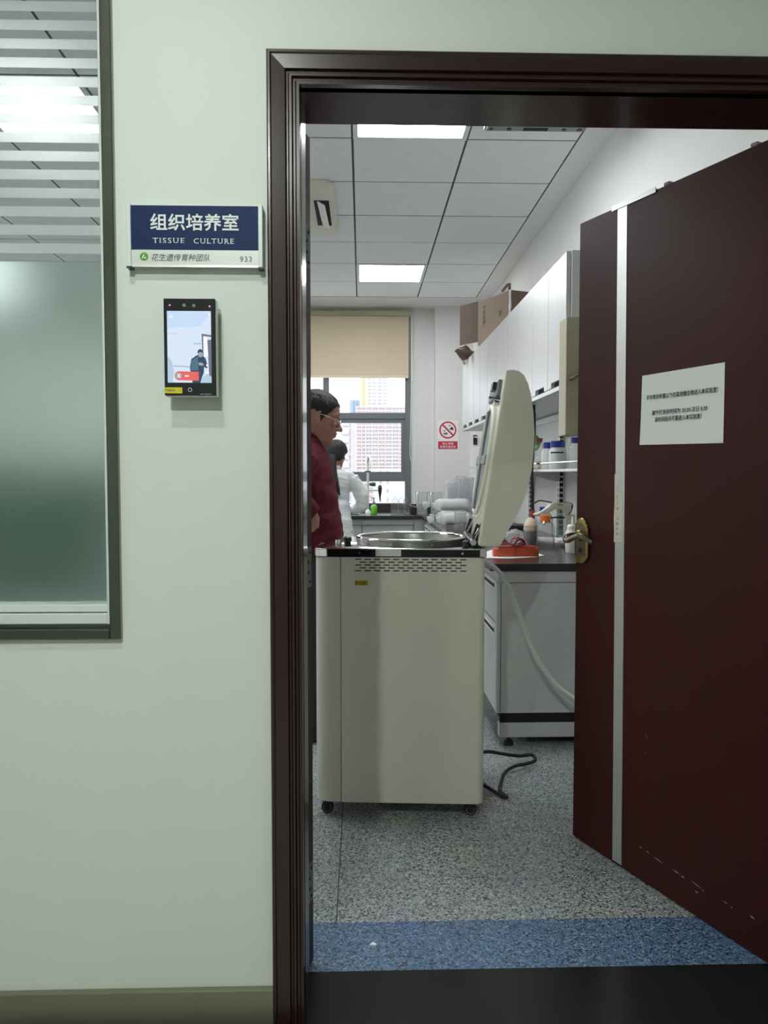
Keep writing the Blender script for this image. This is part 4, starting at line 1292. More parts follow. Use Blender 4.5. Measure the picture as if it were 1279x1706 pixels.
ms = thing('stirrer', 'grey magnetic stirrer with a dark square top behind the jar', 'stirrer', (0.96, 4.72, ZW))
build('housing', bx(-0.12, 0.07, -0.09, 0.09, 0.0, 0.065, bev=0.006), 'equipment_grey', ms)
build('top_plate', bx(-0.14, 0.10, -0.10, 0.10, 0.078, 0.094, bev=0.003), 'black_plastic', ms)
build('neck', bx(-0.05, 0.02, -0.05, 0.05, 0.064, 0.080), 'black_plastic', ms)
build('dial', lathe(BM(), [(0.014, -0.106), (0.014, -0.09)], 14, (-0.02, 0, 0.034), 'Y'), 'black_plastic', ms)
bottle('white_vial', 'white pointed vial standing on the dark stirrer top', 'vial', (0.862, 4.70, ZW + 0.0945), 0.018, 0.055, 0.011, 'white_plastic', 'white_plastic', 0.02)
hh = thing('pipette_gun', 'ivory pistol-shaped pipette filler with a black charging cord', 'pipette filler', (0, 0, 0))
build('body', prism(BM(), [(0.972, 1.022), (0.985, 1.030), (1.030, 1.036), (1.062, 1.078), (1.085, 1.090), (1.175, 1.088), (1.19, 1.082), (1.188, 1.045), (1.17, 1.020), (1.145, 1.018), (1.145, 1.052), (1.135, 1.060), (1.085, 1.058), (1.058, 1.030), (1.040, 1.012), (0.980, 1.012)], 4.335, 4.38, bev=0.008), 'ivory_case', hh, smooth=True)
build('trigger', bx(1.105, 1.135, 4.333, 4.35, 1.074, 1.080), 'equipment_grey', hh)
build('charging_cord', tube(BM(), smooth_path([(0.995, 4.42, 1.085), (1.02, 4.40, 1.098), (1.06, 4.37, 1.092), (1.10, 4.36, 1.084), (1.16, 4.36, 1.088), (1.20, 4.37, 1.076), (1.185, 4.36, 1.030), (1.15, 4.36, 1.002), (1.10, 4.36, 1.004), (1.06, 4.38, 0.99), (1.05, 4.42, 0.96)], 6), 0.0042, 7), 'black_rubber', hh, smooth=True)
build('stand', bx(1.155, 1.21, 4.345, 4.395, 0.846, 1.02, bev=0.004), 'ivory_case', hh)

# ------------------------------------------------------------------ petri dishes, bags and jugs at the far end of the bench
DR = 0.045


def dish_bm():
    return lathe(lathe(BM(), [(0.001, 0.001), (0.0425, 0.001), (0.0430, 0.0125)], 18, cap0=False, cap1=False), [(0.0455, 0.004), (0.0455, 0.0148), (0.001, 0.0150)], 18, cap0=False, cap1=False)


proto = None
stacks = [(0.800, 6.95, 21), (0.895, 6.98, 25), (0.990, 7.02, 24), (1.085, 7.05, 25), (0.850, 7.20, 18), (0.955, 7.22, 23), (1.05, 7.25, 24), (0.885, 6.72, 12), (0.985, 6.74, 14), (0.735, 5.74, 8), (1.075, 6.76, 17)]
DL = ['leftmost tall stack', 'second tall stack', 'third tall stack', 'tall stack beside the lid', 'left rear stack', 'middle rear stack', 'right rear stack', 'lower stack before the second tall one',
      'lower stack before the third tall one', 'short stack beside the plastic bags', 'lower stack nearest the lid']
NTH = ['lowest', 'second', 'third', 'fourth', 'fifth', 'sixth', 'seventh', 'eighth', 'ninth', 'tenth', 'eleventh', 'twelfth', 'thirteenth', 'fourteenth', 'fifteenth', 'sixteenth', 'seventeenth', 'eighteenth', 'nineteenth', 'twentieth',
       'twenty-first', 'twenty-second', 'twenty-third', 'twenty-fourth', 'twenty-fifth']
for q, (sx0, sy0, cnt) in enumerate(stacks):
    for k in range(cnt):
        p = (sx0 + random.uniform(-0.001, 0.001), sy0 + random.uniform(-0.001, 0.001), ZW + k * 0.0156)
        if proto is None:
            proto = build('petri_dish', dish_bm(), 'clear_plastic', smooth=True, loc=p)
            d_ = proto
        else:
            d_ = dup(proto, location=p)
        lab = ('topmost clear petri dish of the ' if k == cnt - 1 else ('lowest clear petri dish of the ' if k == 0 else NTH[k] + ' clear petri dish from below in the ')) + DL[q]
        tag(d_, lab, 'petri dish', 'petri dishes, ' + DL[q])


def sleeve(name, label, loc, L, r, seed, rz=0.0, tail=0.09):
    t = thing(name, label, 'bag', loc, rz, group='plastic sleeves of dishes')
    bm = BM()
    pts, rad = [], []
    for i in range(13):
        u = i / 12
        pts.append((-L / 2 + u * L, 0, r))
        e = min(1, min(u, 1 - u) * 7)
        rad.append(r * (0.55 + 0.45 * e ** 0.6))
    tube(bm, pts, rad, 18)
    for v in bm.verts:
        f = noise.noise(Vector((v.co.x * 18 + seed, v.co.y * 30, v.co.z * 30)))
        v.co += Vector((0, v.co.y, v.co.z - r)).normalized() * f * 0.010
        v.co.z = max(v.co.z, 0.0005)
    build('film', bm, 'bag_plastic', t, smooth='full')
    prof = []
    nd = int((L - 0.07) / 0.0156)
    for i in range(nd):
        x0 = -nd * 0.0078 + i * 0.0156
        prof += [(r * 0.80, x0), (r * 0.80, x0 + 0.010), (r * 0.70, x0 + 0.0105), (r * 0.70, x0 + 0.0150)]
    build('dishes', lathe(BM(), prof, 18, (0, 0, r), 'X'), 'white_haze', t, kind='stuff')
    bm = BM()
    tube(bm, [(-L / 2 + 0.01, 0, r * 0.95), (-L / 2 - tail * 0.3, 0.0, r * 0.9), (-L / 2 - tail * 0.42, 0, r * 0.88), (-L / 2 - tail * 0.75, 0.004, r * 0.95), (-L / 2 - tail, 0, r * 0.85)], [r * 0.55, 0.018, 0.009, 0.026, 0.032], 12)
    for v in bm.verts:
        v.co += Vector((0, 1, 1)) * noise.noise(v.co * 60) * 0.006
    kn = build('tied_end', bm, 'bag_plastic', t, smooth='full')
    build('tie', ring(BM(), 0, 0, 0.006, 0.012, -0.004, 0.004, 14), 'black_rubber', t, loc=(-L / 2 - tail * 0.42, 0, r * 0.88), rot=(0, 0, pi / 2))
    return t


sleeve('dish_bag', 'tied clear plastic bag of dishes lying lowest at the bench edge', (0.735, 5.98, ZW), 0.26, 0.056, 1.3)
sleeve('dish_bag', 'tied clear plastic bag of dishes on top, behind the lowest one', (0.745, 6.28, ZW + 0.106), 0.30, 0.050, 4.7, radians(4))
sleeve('dish_bag', 'tied clear plastic bag of dishes under the top one', (0.765, 6.37, ZW), 0.28, 0.050, 8.1, radians(-3), 0.05)
for k, (x, y, r_, h_, lab) in enumerate(((0.690, 5.46, 0.042, 0.045, 'low clear glass dish beside the short dish stack, nearest the drum'), (0.800, 5.48, 0.040, 0.060, 'clear glass dish between the short dish stack and the lid'), (0.870, 5.68, 0.042, 0.085, 'taller clear glass beaker close to the lid'), (0.640, 5.58, 0.028, 0.03, 'tiny clear glass dish at the bench edge'))):
    o = build('glass_dish', lathe(BM(), [(r_ * 0.95, 0), (r_, 0.004), (r_, h_), (r_ * 1.06, h_ + 0.003), (r_ * 0.95, h_), (r_ * 0.94, 0.008)], 20, cap1=True), 'bottle_glass', smooth=True, loc=(x, y, ZW))
    tag(o, lab, 'dish')

# tall clear sleeve standing in front of the stacks
o = build('standing_sleeve', lathe(BM(), [(0.052, 0.0), (0.054, 0.01), (0.053, 0.30), (0.046, 0.345), (0.02, 0.375)], 16, cap1=False), 'sleeve_plastic', smooth=True, loc=(0.800, 6.83, ZW))
tag(o, 'tall open clear plastic sleeve standing at the left of the dish stacks', 'bag')


def jug(label, loc, rz):
    t = thing('measuring_jug', label, 'jug', loc, rz, group='clear jugs in the bench corner')
    build('body', lathe(BM(), [(0.048, 0.0), (0.050, 0.004), (0.068, 0.225), (0.072, 0.230), (0.066, 0.226), (0.047, 0.010)], 20, cap1=True), 'jug_plastic', t, smooth=True)
    build('handle', tube(BM(), smooth_path([(-0.066, 0, 0.215), (-0.105, 0, 0.222), (-0.118, 0, 0.185), (-0.092, 0, 0.09), (-0.060, 0, 0.055)], 5), 0.0075, 8), 'white_plastic', t, smooth=True)
    build('spout', prism(BM(), [(0.060, -0.02), (0.092, 0.0), (0.060, 0.02)], 0.205, 0.230, 'XY'), 'jug_plastic', t)
    return t


jug('clear measuring jug with handle, left one beside the window frame', (0.600, 7.72, ZW), radians(60))
jug('clear measuring jug with handle, right one beside the dish stacks', (0.735, 7.66, ZW), radians(60))

# ------------------------------------------------------------------ at the sink
sk = thing('sink', 'black sink basin set into the window worktop in front of the woman', 'sink', (-0.27, 7.86, ZW))
build('rim', box(box(box(box(BM(), -0.25, 0.25, -0.20, -0.185, 0, 0.006), -0.25, 0.25, 0.185, 0.20, 0, 0.006), -0.25, -0.235, -0.185, 0.185, 0, 0.006), 0.235, 0.25, -0.185, 0.185, 0, 0.006), 'black_plastic', sk)
build('basin', bx(-0.235, 0.235, -0.185, 0.185, 0.0, 0.002), 'dark_hole', sk)
fc = thing('faucet', 'tall white laboratory gooseneck faucet in front of the window', 'faucet', (0.060, 7.98, ZW))
build('base', lathe(BM(), [(0.030, 0.0), (0.030, 0.012), (0.020, 0.03), (0.014, 0.04)], 16), 'white_aluminium', fc, smooth=True)
build('column', tube(BM(), [(0, 0, 0.03), (0, 0, 0.44)], 0.0125, 12), 'white_aluminium', fc, smooth=True)
build('gooseneck', tube(BM(), smooth_path([(0, 0, 0.435), (0, 0, 0.52), (0.008, -0.04, 0.575), (0.018, -0.10, 0.585), (0.024, -0.145, 0.55), (0.026, -0.155, 0.48)], 6), [0.0105] * 20 + [0.009] * 11, 10), 'white_aluminium', fc, smooth=True)
build('collar', lathe(BM(), [(0.012, 0.425), (0.034, 0.428), (0.034, 0.436), (0.012, 0.442)], 16), 'black_plastic', fc)
a = build('side_arm', tube(BM(), [(0, 0, 0.238), (0.115, -0.01, 0.238)], 0.009, 8), 'white_aluminium', fc, smooth=True)
build('outlet', lathe(BM(), [(0.004, 0.125), (0.010, 0.175), (0.018, 0.225), (0.022, 0.262), (0.016, 0.285), (0.008, 0.292)], 14, (0.125, -0.01, 0)), 'black_plastic', fc, smooth=True)
build('handle', lathe(BM(), [(0.008, 0.014), (0.018, 0.030), (0.022, 0.055), (0.020, 0.078), (0.010, 0.082)], 12, (0, 0, 0.30), 'X'), 'green_knob', fc, smooth=True)
so = thing('soap_bottle', 'bright green soap bottle with a pump by the faucet', 'bottle', (0.118, 7.72, ZW))
build('body', lathe(BM(), [(0.030, 0.0), (0.033, 0.005), (0.033, 0.075), (0.024, 0.095), (0.013, 0.102)], 18), 'soap_green', so, smooth=True)
build('pump', lathe(BM(), [(0.013, 0.100), (0.016, 0.105), (0.014, 0.125), (0.006, 0.130), (0.005, 0.165)], 12), 'equipment_grey', so, smooth=True)
build('pump_head', bx(-0.03, 0.008, -0.006, 0.006, 0.160, 0.170), 'equipment_grey', so)
for x, y, r_, h_, lab in ((0.330, 7.72, 0.042, 0.185, 'clear glass bottle at the left of the three on the sink edge'), (0.405, 7.86, 0.042, 0.185, 'clear glass bottle in the middle, set back on the sink edge'), (0.440, 7.68, 0.036, 0.180, 'clear glass bottle at the right, closest to the window frame')):
    bottle('rinsed_bottle', lab, 'bottle', (x, y, ZW), r_, h_, 0.016, 'bottle_glass', None, liquid=(0.35, 'clear_plastic'), sh_=0.66)
o = thing('black_clamp', 'small black clamp block between the glass bottles and the jugs', 'clamp', (0.515, 7.70, ZW))
build('block', bx(-0.028, 0.022, -0.02, 0.02, 0.0, 0.075, bev=0.004), 'black_plastic', o)
build('wire_arm', tube(BM(), [(-0.022, -0.012, 0.07), (-0.04, -0.02, 0.10), (0.025, -0.02, 0.075)], 0.004, 6), 'chrome', o)

# ------------------------------------------------------------------ wall sign, socket, box on the cabinets, conduit
ws = thing('prohibition_sign', 'white no-pouring warning sign with a red strip on the far column', 'sign', (0.902, 8.10, 1.66))
build('plate', bx(-0.108, 0.108, -0.004, 0.0, -0.150, 0.150, bev=0.001, seg=1), 'white_plastic', ws)
build('red_ring', ring(BM(), -0.003, 0.052, 0.075, 0.090, -0.006, -0.004, 40), 'red_print', ws)
k = 0.0795
build('red_bar', prism(BM(), [(-0.003 - 0.060, 0.052 + 0.048), (-0.003 - 0.048, 0.052 + 0.060), (-0.003 + 0.060, 0.052 - 0.048), (-0.003 + 0.048, 0.052 - 0.060)], -0.0062, -0.004), 'red_print', ws)
build('beaker_mark', prism(prism(BM(), [(0.012, 0.062), (0.028, 0.055), (0.057, 0.050), (0.056, 0.066), (0.044, 0.084), (0.036, 0.092), (0.030, 0.078)], -0.0056, -0.004), [(0.005, 0.098), (0.014, 0.092), (0.030, 0.095), (0.028, 0.101), (0.012, 0.103)], -0.0056, -0.004), 'green_print', ws)
build('spill_mark', prism(prism(BM(), [(-0.056, 0.006), (-0.040, 0.012), (-0.052, 0.016), (-0.040, 0.026), (-0.030, 0.018), (-0.020, 0.026), (-0.008, 0.030), (-0.010, 0.016), (0.004, 0.008), (-0.012, 0.010), (-0.020, 0.000), (-0.030, 0.008)], -0.0056, -0.004), [(-0.046, 0.040), (-0.040, 0.034), (-0.028, 0.040), (-0.034, 0.054)], -0.0056, -0.004), 'green_print', ws)
build('red_strip', bx(-0.104, 0.100, -0.0056, -0.004, -0.144, -0.066), 'red_print', ws)
text('sign_text', '禁止倾倒', 0.026, 'sign_white', ws, (-0.002, -0.006, -0.090), width=0.118, thick=0.0002)
text('sign_text', '有毒有害液体', 0.026, 'sign_white', ws, (-0.002, -0.006, -0.122), width=0.168, thick=0.0002)
so2 = thing('wall_hook', 'small dark bracket fixed to the wall corner behind the lid', 'bracket', (1.155, 7.88, 1.60))
build('plate', bx(-0.02, 0.02, -0.012, 0.0, -0.05, 0.05, bev=0.002), 'black_plastic', so2)
build('peg', bx(-0.012, 0.02, -0.04, -0.012, 0.02, 0.035), 'sign_silver', so2)

cb = thing('cardboard_box', 'open brown cardboard box on top of the wall cabinets', 'box', (1.085, 5.70, 2.265), radians(111))
# local x runs away along the box's long face, local y points to the viewer's side (the long printed face is at y=0)
Lb, Wb, Hb = 0.47, 0.16, 0.335
build('long_side', bx(0, Lb, -0.005, 0.0, 0, Hb), 'cardboard', cb)
build('long_side', bx(0, Lb, -Wb, -Wb + 0.005, 0, Hb), 'cardboard', cb)
build('short_side', bx(0, 0.005, -Wb + 0.005, -0.005, 0, Hb), 'cardboard_dark', cb)
build('short_side', bx(Lb - 0.005, Lb, -Wb + 0.005, -0.005, 0, Hb), 'cardboard_dark', cb)
build('base', bx(0.005, Lb - 0.005, -Wb + 0.005, -0.005, 0, 0.006), 'cardboard', cb)
bm = bx(0, 0.21, -0.003, 0.001, 0.03, Hb + 0.01)
build('flap', bm, 'cardboard_dark', cb, loc=(Lb, 0, 0), rot=(0, 0, radians(14)))
bm = BM()
z = 0.0
random.seed(5)
while z < Hb:
    dz = random.uniform(0.02, 0.045)
    box(bm, -0.010 - random.random() * 0.006, 0.004, -0.004, 0.0035 + random.random() * 0.005, z, min(Hb, z + dz))
    z += dz
build('torn_tape', bm, 'slip_white', cb)
for zz, ch in ((0.275, '实'), (0.235, '验'), (0.195, '仪'), (0.155, '器')):
    text('box_print', ch, 0.040, 'ink', cb, (0.37, 0.0008, zz), (pi / 2, 0, pi), bold=0.0016)
text('box_print', '箱', 0.045, 'ink', cb, (0.13, 0.0008, 0.19), (pi / 2, 0, pi), bold=0.0012)
for k, (x, y, zz, a, b, rx, ry, rz, lab) in enumerate(((0.90, 6.55, 2.285, 0.20, 0.16, 0.15, 0.25, 0.5, 'loose brown cardboard flap just below the box, far end of the cabinets'), (0.905, 6.80, 2.31, 0.22, 0.14, -0.3, 0.30, 0.9, 'bent brown cardboard piece sticking up on the far cabinet'), (1.00, 7.02, 2.30, 0.24, 0.12, 0.5, -0.35, 0.2, 'crumpled brown cardboard strip at the very end of the cabinets'))):
    bm = BM()
    pts = [(-a / 2, -b / 2), (a / 2, -b / 2 * 0.8), (a / 2 * 0.9, b / 2), (-a / 2 * 0.7, b / 2 * 0.9)]
    prism(bm, pts, 0.0, 0.006, 'XY')
    bmesh.ops.subdivide_edges(bm, edges=list(bm.edges), cuts=3, use_grid_fill=True)
    for v in bm.verts:
        v.co.z += 0.03 * noise.noise(Vector((v.co.x * 9 + k, v.co.y * 9, 0)))
    o = build('cardboard_flap', bm, 'cardboard_dark', loc=(x, y, zz), rot=(rx, ry, rz))
    tag(o, lab, 'cardboard')
cdt = build('conduit', tube(BM(), [(1.276, 6.72, 2.30), (1.276, 6.72, 2.895), (1.276, 6.80, 2.905), (1.276, 7.05, 2.91)], 0.012, 8), 'cardboard_dark', smooth=True)
tag(cdt, 'thin brown conduit rising on the wall behind the cardboard box', 'pipe')

# ------------------------------------------------------------------ ceiling unit and vent
cs = thing('air_conditioner', 'cream ceiling cassette air conditioner left of the panel lights', 'air conditioner', (-0.645, 5.16, 3.0))
build('panel', prism(BM(), rounded(-0.475, 0.475, -0.475, 0.475, (0.05, 0.05, 0.05, 0.05)), -0.042, 0.0, 'XY', bev=0.008), 'ivory_case', cs, smooth=True)
for k in range(4):
    h = bpy.data.objects.new('louver_slot', None)
    bm = BM()
    box(bm, 0.345, 0.440, -0.24, 0.24, -0.0435, -0.030)
    s = build('louver_slot', bm, 'dark_hole', cs, rot=(0, 0, k * pi / 2))
    bpy.data.objects.remove(h)
    bm = prism(BM(), [(0.372, -0.046), (0.376, -0.042), (0.420, -0.066), (0.416, -0.070)], -0.235, 0.235)
    for v in bm.verts:
        v.co.x += 0.008 * sin(v.co.y * 9)
    build('louver', bm, 'white_plastic', s)
gr = build('intake_grille', bx(-0.27, 0.27, -0.27, 0.27, -0.046, -0.040, bev=0.002), 'white_plastic', cs)
for i in range(12):
    build('grille_slat', bx(-0.24, 0.24, -0.235 + i * 0.0405, -0.215 + i * 0.0405, -0.050, -0.045), 'ivory_case', gr)
vt = thing('ceiling_vent', 'grey metal box vent fixed under the ceiling above the door', 'vent', (0.85, 3.62, 3.0))
build('housing', bx(-0.25, 0.245, -0.25, 0.25, -0.060, 0.0, bev=0.002), 'equipment_grey', vt)
build('face_plate', bx(-0.24, 0.235, -0.24, 0.24, -0.066, -0.058, bev=0.002), 'equipment_grey', vt)
for x in (-0.22, -0.13, 0.14, 0.215):
    build('fixing', lathe(BM(), [(0.012, -0.070), (0.012, -0.064)], 12, (x, 0.215, 0)), 'black_plastic', vt)
build('slot', bx(-0.06, 0.06, 0.20, 0.23, -0.068, -0.064), 'dark_hole', vt)

# ------------------------------------------------------------------ people


def sect(bm, rows, n=20, axis=(0, 0, 1)):
    """loft of elliptical rows: (x, y, z, rx, ry) with horizontal sections"""
    rings = []
    for x, y, z, rx, ry in rows:
        rings.append([bm.verts.new((x + rx * cos(2 * pi * j / n), y + ry * sin(2 * pi * j / n), z)) for j in range(n)])
    for a, b in zip(rings, rings[1:]):
        for j in range(n):
            bm.faces.new((a[j], a[(j + 1) % n], b[(j + 1) % n], b[j]))
    bm.faces.new(list(reversed(rings[0])))
    bm.faces.new(rings[-1])
    return bm


def fuse(bm, name, m, parent, voxel, iters=3, fn=None, kind=None):
    """one continuous skin over overlapping volumes"""
    bmesh.ops.recalc_face_normals(bm, faces=bm.faces)
    me = bpy.data.meshes.new(name + '_source')
    bm.to_mesh(me)
    bm.free()
    o = bpy.data.objects.new(name + '_source', me)
    COL.objects.link(o)
    r = o.modifiers.new('fuse', 'REMESH')
    r.mode = 'VOXEL'
    r.voxel_size = voxel
    r.adaptivity = 0.0
    s = o.modifiers.new('relax', 'SMOOTH')
    s.factor = 0.5
    s.iterations = iters
    dg = bpy.context.evaluated_depsgraph_get()
    dg.update()
    out = bpy.data.meshes.new_from_object(o.evaluated_get(dg))
    bpy.data.objects.remove(o)
    bpy.data.meshes.remove(me)
    out.name = name
    if fn:
        for v in out.vertices:
            v.co = fn(v.co, v.normal)
        out.update()
    return link(name, out, m, parent, smooth='full', kind=kind)


# profile rows of a head: z, front, back, half width
HEAD = [(-0.012, 0.060, 0.020, 0.022), (0.000, 0.083, 0.000, 0.036), (0.014, 0.0895, -0.025, 0.047), (0.030, 0.084, -0.050, 0.055), (0.042, 0.089, -0.066, 0.060), (0.052, 0.088, -0.076, 0.063),
        (0.062, 0.092, -0.083, 0.066), (0.074, 0.088, -0.090, 0.069), (0.090, 0.083, -0.095, 0.072), (0.106, 0.081, -0.099, 0.0735), (0.118, 0.083, -0.101, 0.0745), (0.132, 0.092, -0.103, 0.076), (0.150, 0.094, -0.104, 0.0775), (0.170, 0.090, -0.102, 0.077),
        (0.190, 0.078, -0.095, 0.072), (0.208, 0.058, -0.078, 0.060), (0.221, 0.032, -0.052, 0.040), (0.228, 0.005, -0.022, 0.018)]


def head_pt(u, z, grow=0.0):
    """point on the head surface: u angle (0 = face), z height"""
    H = HEAD
    z = max(H[0][0], min(H[-1][0], z))
    for a, b in zip(H, H[1:]):
        if a[0] <= z <= b[0]:
            t = (z - a[0]) / (b[0] - a[0])
            f, k, hw = (a[i] + (b[i] - a[i]) * t for i in (1, 2, 3))
            break
    # widest a little behind the middle; the front is narrower than the back
    c = (f + k) / 2 - 0.006
    rx = (f - c) if cos(u) > 0 else (c - k)
    p = 0.88 if cos(u) > 0 else 0.95
    x = c + (rx + grow) * (abs(cos(u)) ** p) * (1 if cos(u) > 0 else -1)
    y = (hw + grow) * (abs(sin(u)) ** (0.95)) * (1 if sin(u) > 0 else -1)
    return Vector((x, y, z))


def head_bm(bm, mtx, male=True):
    n = 28
    rings = []
    for row in HEAD:
        rings.append([bm.verts.new(mtx @ head_pt(2 * pi * j / n, row[0])) for j in range(n)])
    for a, b in zip(rings, rings[1:]):
        for j in range(n):
            bm.faces.new((a[j], a[(j + 1) % n], b[(j + 1) % n], b[j]))
    bm.faces.new(list(reversed(rings[0])))
    bm.faces.new(rings[-1])

    def T(pts, r, n=10, flat=1.0):
        tube(bm, [mtx @ Vector(p) for p in pts], r, n, flat=flat)
    T([(0.080, 0, 0.124), (0.091, 0, 0.106), (0.103, 0, 0.090), (0.110, 0, 0.080)], [0.008, 0.009, 0.0115, 0.0125])       # nose bridge and tip
    ellipsoid_at(bm, mtx, (0.110, 0, 0.080), (0.0115, 0.0125, 0.0105))
    for s in (-1, 1):
        ellipsoid_at(bm, mtx, (0.096, 0.013 * s, 0.077), (0.012, 0.0075, 0.008))                                          # wings
        T([(0.088, 0.012 * s, 0.134), (0.080, 0.035 * s, 0.138), (0.062, 0.056 * s, 0.132)], [0.009, 0.010, 0.008])       # brow
        ellipsoid_at(bm, mtx, (0.070, 0.034 * s, 0.094), (0.020, 0.024, 0.020))                                           # cheek
        ellipsoid_at(bm, mtx, (0.075, 0.032 * s, 0.114), (0.012, 0.016, 0.010))                                           # eyelid
        T([(0.004, 0.074 * s, 0.078), (0.000, 0.080 * s, 0.088), (-0.008, 0.086 * s, 0.110), (-0.004, 0.087 * s, 0.130), (0.010, 0.082 * s, 0.136), (0.016, 0.077 * s, 0.126)], [0.008, 0.008, 0.0065, 0.006, 0.006, 0.005])   # ear rim
        ellipsoid_at(bm, mtx, (0.003, 0.078 * s, 0.106), (0.010, 0.006, 0.024))
    T([(0.074, -0.022, 0.0555), (0.091, -0.010, 0.0575), (0.0945, 0, 0.0585), (0.091, 0.010, 0.0575), (0.074, 0.022, 0.0555)], [0.003, 0.006, 0.0065, 0.006, 0.003])
    T([(0.074, -0.020, 0.0475), (0.089, -0.010, 0.0455), (0.0925, 0, 0.0450), (0.089, 0.010, 0.0455), (0.074, 0.020, 0.0475)], [0.003, 0.006, 0.007, 0.006, 0.003])
    return bm


def ellipsoid_at(bm, mtx, c, r):
    b2 = ellipsoid(BM(), c, r, 12, 8)
    bmesh.ops.transform(b2, matrix=mtx, verts=b2.verts)
    me = bpy.data.meshes.new('tmp')
    b2.to_mesh(me)
    b2.free()
    bm.from_mesh(me)
    bpy.data.meshes.remove(me)


def hand(bm, wrist, d, palm_n, thumb_dir, curl=0.5, s=1.0):
    """palm and five bent fingers. d: pointing direction, palm_n: direction the palm faces, thumb_dir: sideways"""
    w_, d, n_, t_ = Vector(wrist), Vector(d).normalized(), Vector(palm_n).normalized(), Vector(thumb_dir).normalized()
    pts = []
    for k in range(5):
        pts.append(w_ + d * (0.0 + 0.021 * k) * s)
    tube(bm, pts, [0.024 * s, 0.028 * s, 0.034 * s, 0.037 * s, 0.033 * s], 14, flat=1.0)
    L = [0.072, 0.080, 0.075, 0.058]
    for i in range(4):
        off = t_ * (0.030 - 0.020 * i) * s
        p = w_ + d * 0.078 * s + off
        q = [p]
        dd = d.copy()
        for j, f in enumerate((0.45, 0.32, 0.26)):
            a = curl * (0.5 + 0.45 * j) + 0.05 * i
            dd = (dd * cos(a) + n_ * sin(a)).normalized()
            q.append(q[-1] + dd * L[i] * f * s)
        tube(bm, q, [0.0098 * s, 0.0092 * s, 0.0085 * s, 0.0068 * s], 8)
    p = w_ + d * 0.025 * s + t_ * 0.026 * s
    q = [p, p + (d * 0.6 + t_ * 0.6 + n_ * 0.3).normalized() * 0.036 * s, p + (d * 0.6 + t_ * 0.6 + n_ * 0.3).normalized() * 0.036 * s + (d * 0.9 + n_ * 0.4).normalized() * 0.030 * s]
    q.append(q[-1] + (d * 0.9 + n_ * 0.5).normalized() * 0.022 * s)
    tube(bm, q, [0.015 * s, 0.0125 * s, 0.0105 * s, 0.0075 * s], 9)
    return bm


def scaled(rows, f, g=None):
    return [(x, y, z, rx * f, ry * (g or f)) for x, y, z, rx, ry in rows]


def limb(bm, pts, rad, n=14):
    P = smooth_path(pts, 5)
    R = []
    k = len(rad) - 1
    for i in range(len(P)):
        t = i / (len(P) - 1) * k
        a = min(int(t), k - 1)
        R.append(rad[a] + (rad[a + 1] - rad[a]) * (t - a))
    tube(bm, P, R, n)
    return bm


def rotm(pitch=0, yaw=0, roll=0):
    return (Matrix.Rotation(radians(yaw), 4, 'Z') @ Matrix.Rotation(radians(pitch), 4, 'Y') @ Matrix.Rotation(radians(roll), 4, 'X'))


def hair_cap(mtx, limit, grow, jitter=0.003, n=72, zs=60, soft=0.035):
    """hair as a shell that hugs the head, thin at the hairline and full above it; limit(a): hairline height at angle a from the face"""
    bm = BM()
    rows = []
    for i in range(zs + 1):
        row = []
        for j in range(n):
            u = 2 * pi * j / n
            a = abs(((u + pi) % (2 * pi)) - pi)
            z0 = limit(a) + 0.004 * noise.noise(Vector((u * 9, 0, 0)))
            z = z0 + (0.228 - z0) * i / zs
            g = grow * (0.12 + 0.88 * min(1.0, (z - z0) / soft) ** 0.7)
            e = min(1.0, (0.2285 - z) / 0.02)
            p = head_pt(u, z, g * (0.45 + 0.55 * e) + 0.0015)
            p.z += g * (1 - e) * 0.8 + (0.004 if z > 0.2 else 0)
            p += Vector((p.x, p.y, 0)).normalized() * (noise.noise(Vector((u * 7 + p.z * 10, p.z * 30, 1.0))) * jitter)
            row.append(bm.verts.new(p))
        rows.append(row)
    for a, b in zip(rows, rows[1:]):
        for j in range(n):
            bm.faces.new((a[j], a[(j + 1) % n], b[(j + 1) % n], b[j]))
    top = bm.verts.new(Vector((-0.008, 0, 0.234 + grow * 0.8)))
    for j in range(n):
        bm.faces.new((rows[-1][j], rows[-1][(j + 1) % n], top))
    bmesh.ops.recalc_face_normals(bm, faces=bm.faces)
    bmesh.ops.solidify(bm, geom=list(bm.faces), thickness=0.006)
    bmesh.ops.transform(bm, matrix=mtx, verts=bm.verts)
    return bm


def ramp(a, table):
    for (a0, v0), (a1, v1) in zip(table, table[1:]):
        if a <= a1:
            return v0 + (v1 - v0) * max(0.0, a - a0) / (a1 - a0)
    return table[-1][1]


# ---- the man, in profile behind the autoclave, facing +X
man = thing('person', 'man in a maroon sweater and thin glasses looking down behind the autoclave', 'person', (-0.235, 3.68, 0))
TORSO = [(-0.010, 0, 0.80, 0.120, 0.170), (0.002, 0, 0.88, 0.134, 0.180), (0.006, 0, 0.96, 0.143, 0.182), (0.000, 0, 1.04, 0.142, 0.182), (-0.008, 0, 1.12, 0.134, 0.184), (-0.014, 0, 1.20, 0.124, 0.188), (-0.016, 0, 1.27, 0.116, 0.192), (-0.016, 0, 1.32, 0.106, 0.185), (-0.016, 0, 1.36, 0.090, 0.150), (-0.014, 0, 1.395, 0.070, 0.092), (-0.012, 0, 1.425, 0.060, 0.064)]
SHO = {-1: [(-0.015, -0.172, 1.325), (-0.050, -0.222, 1.215), (-0.085, -0.245, 1.125), (-0.020, -0.258, 1.110), (0.022, -0.258, 1.078)],
       1: [(-0.030, 0.172, 1.325), (-0.075, 0.222, 1.20), (-0.105, 0.235, 1.070), (-0.070, 0.245, 0.95), (-0.030, 0.245, 0.83)]}
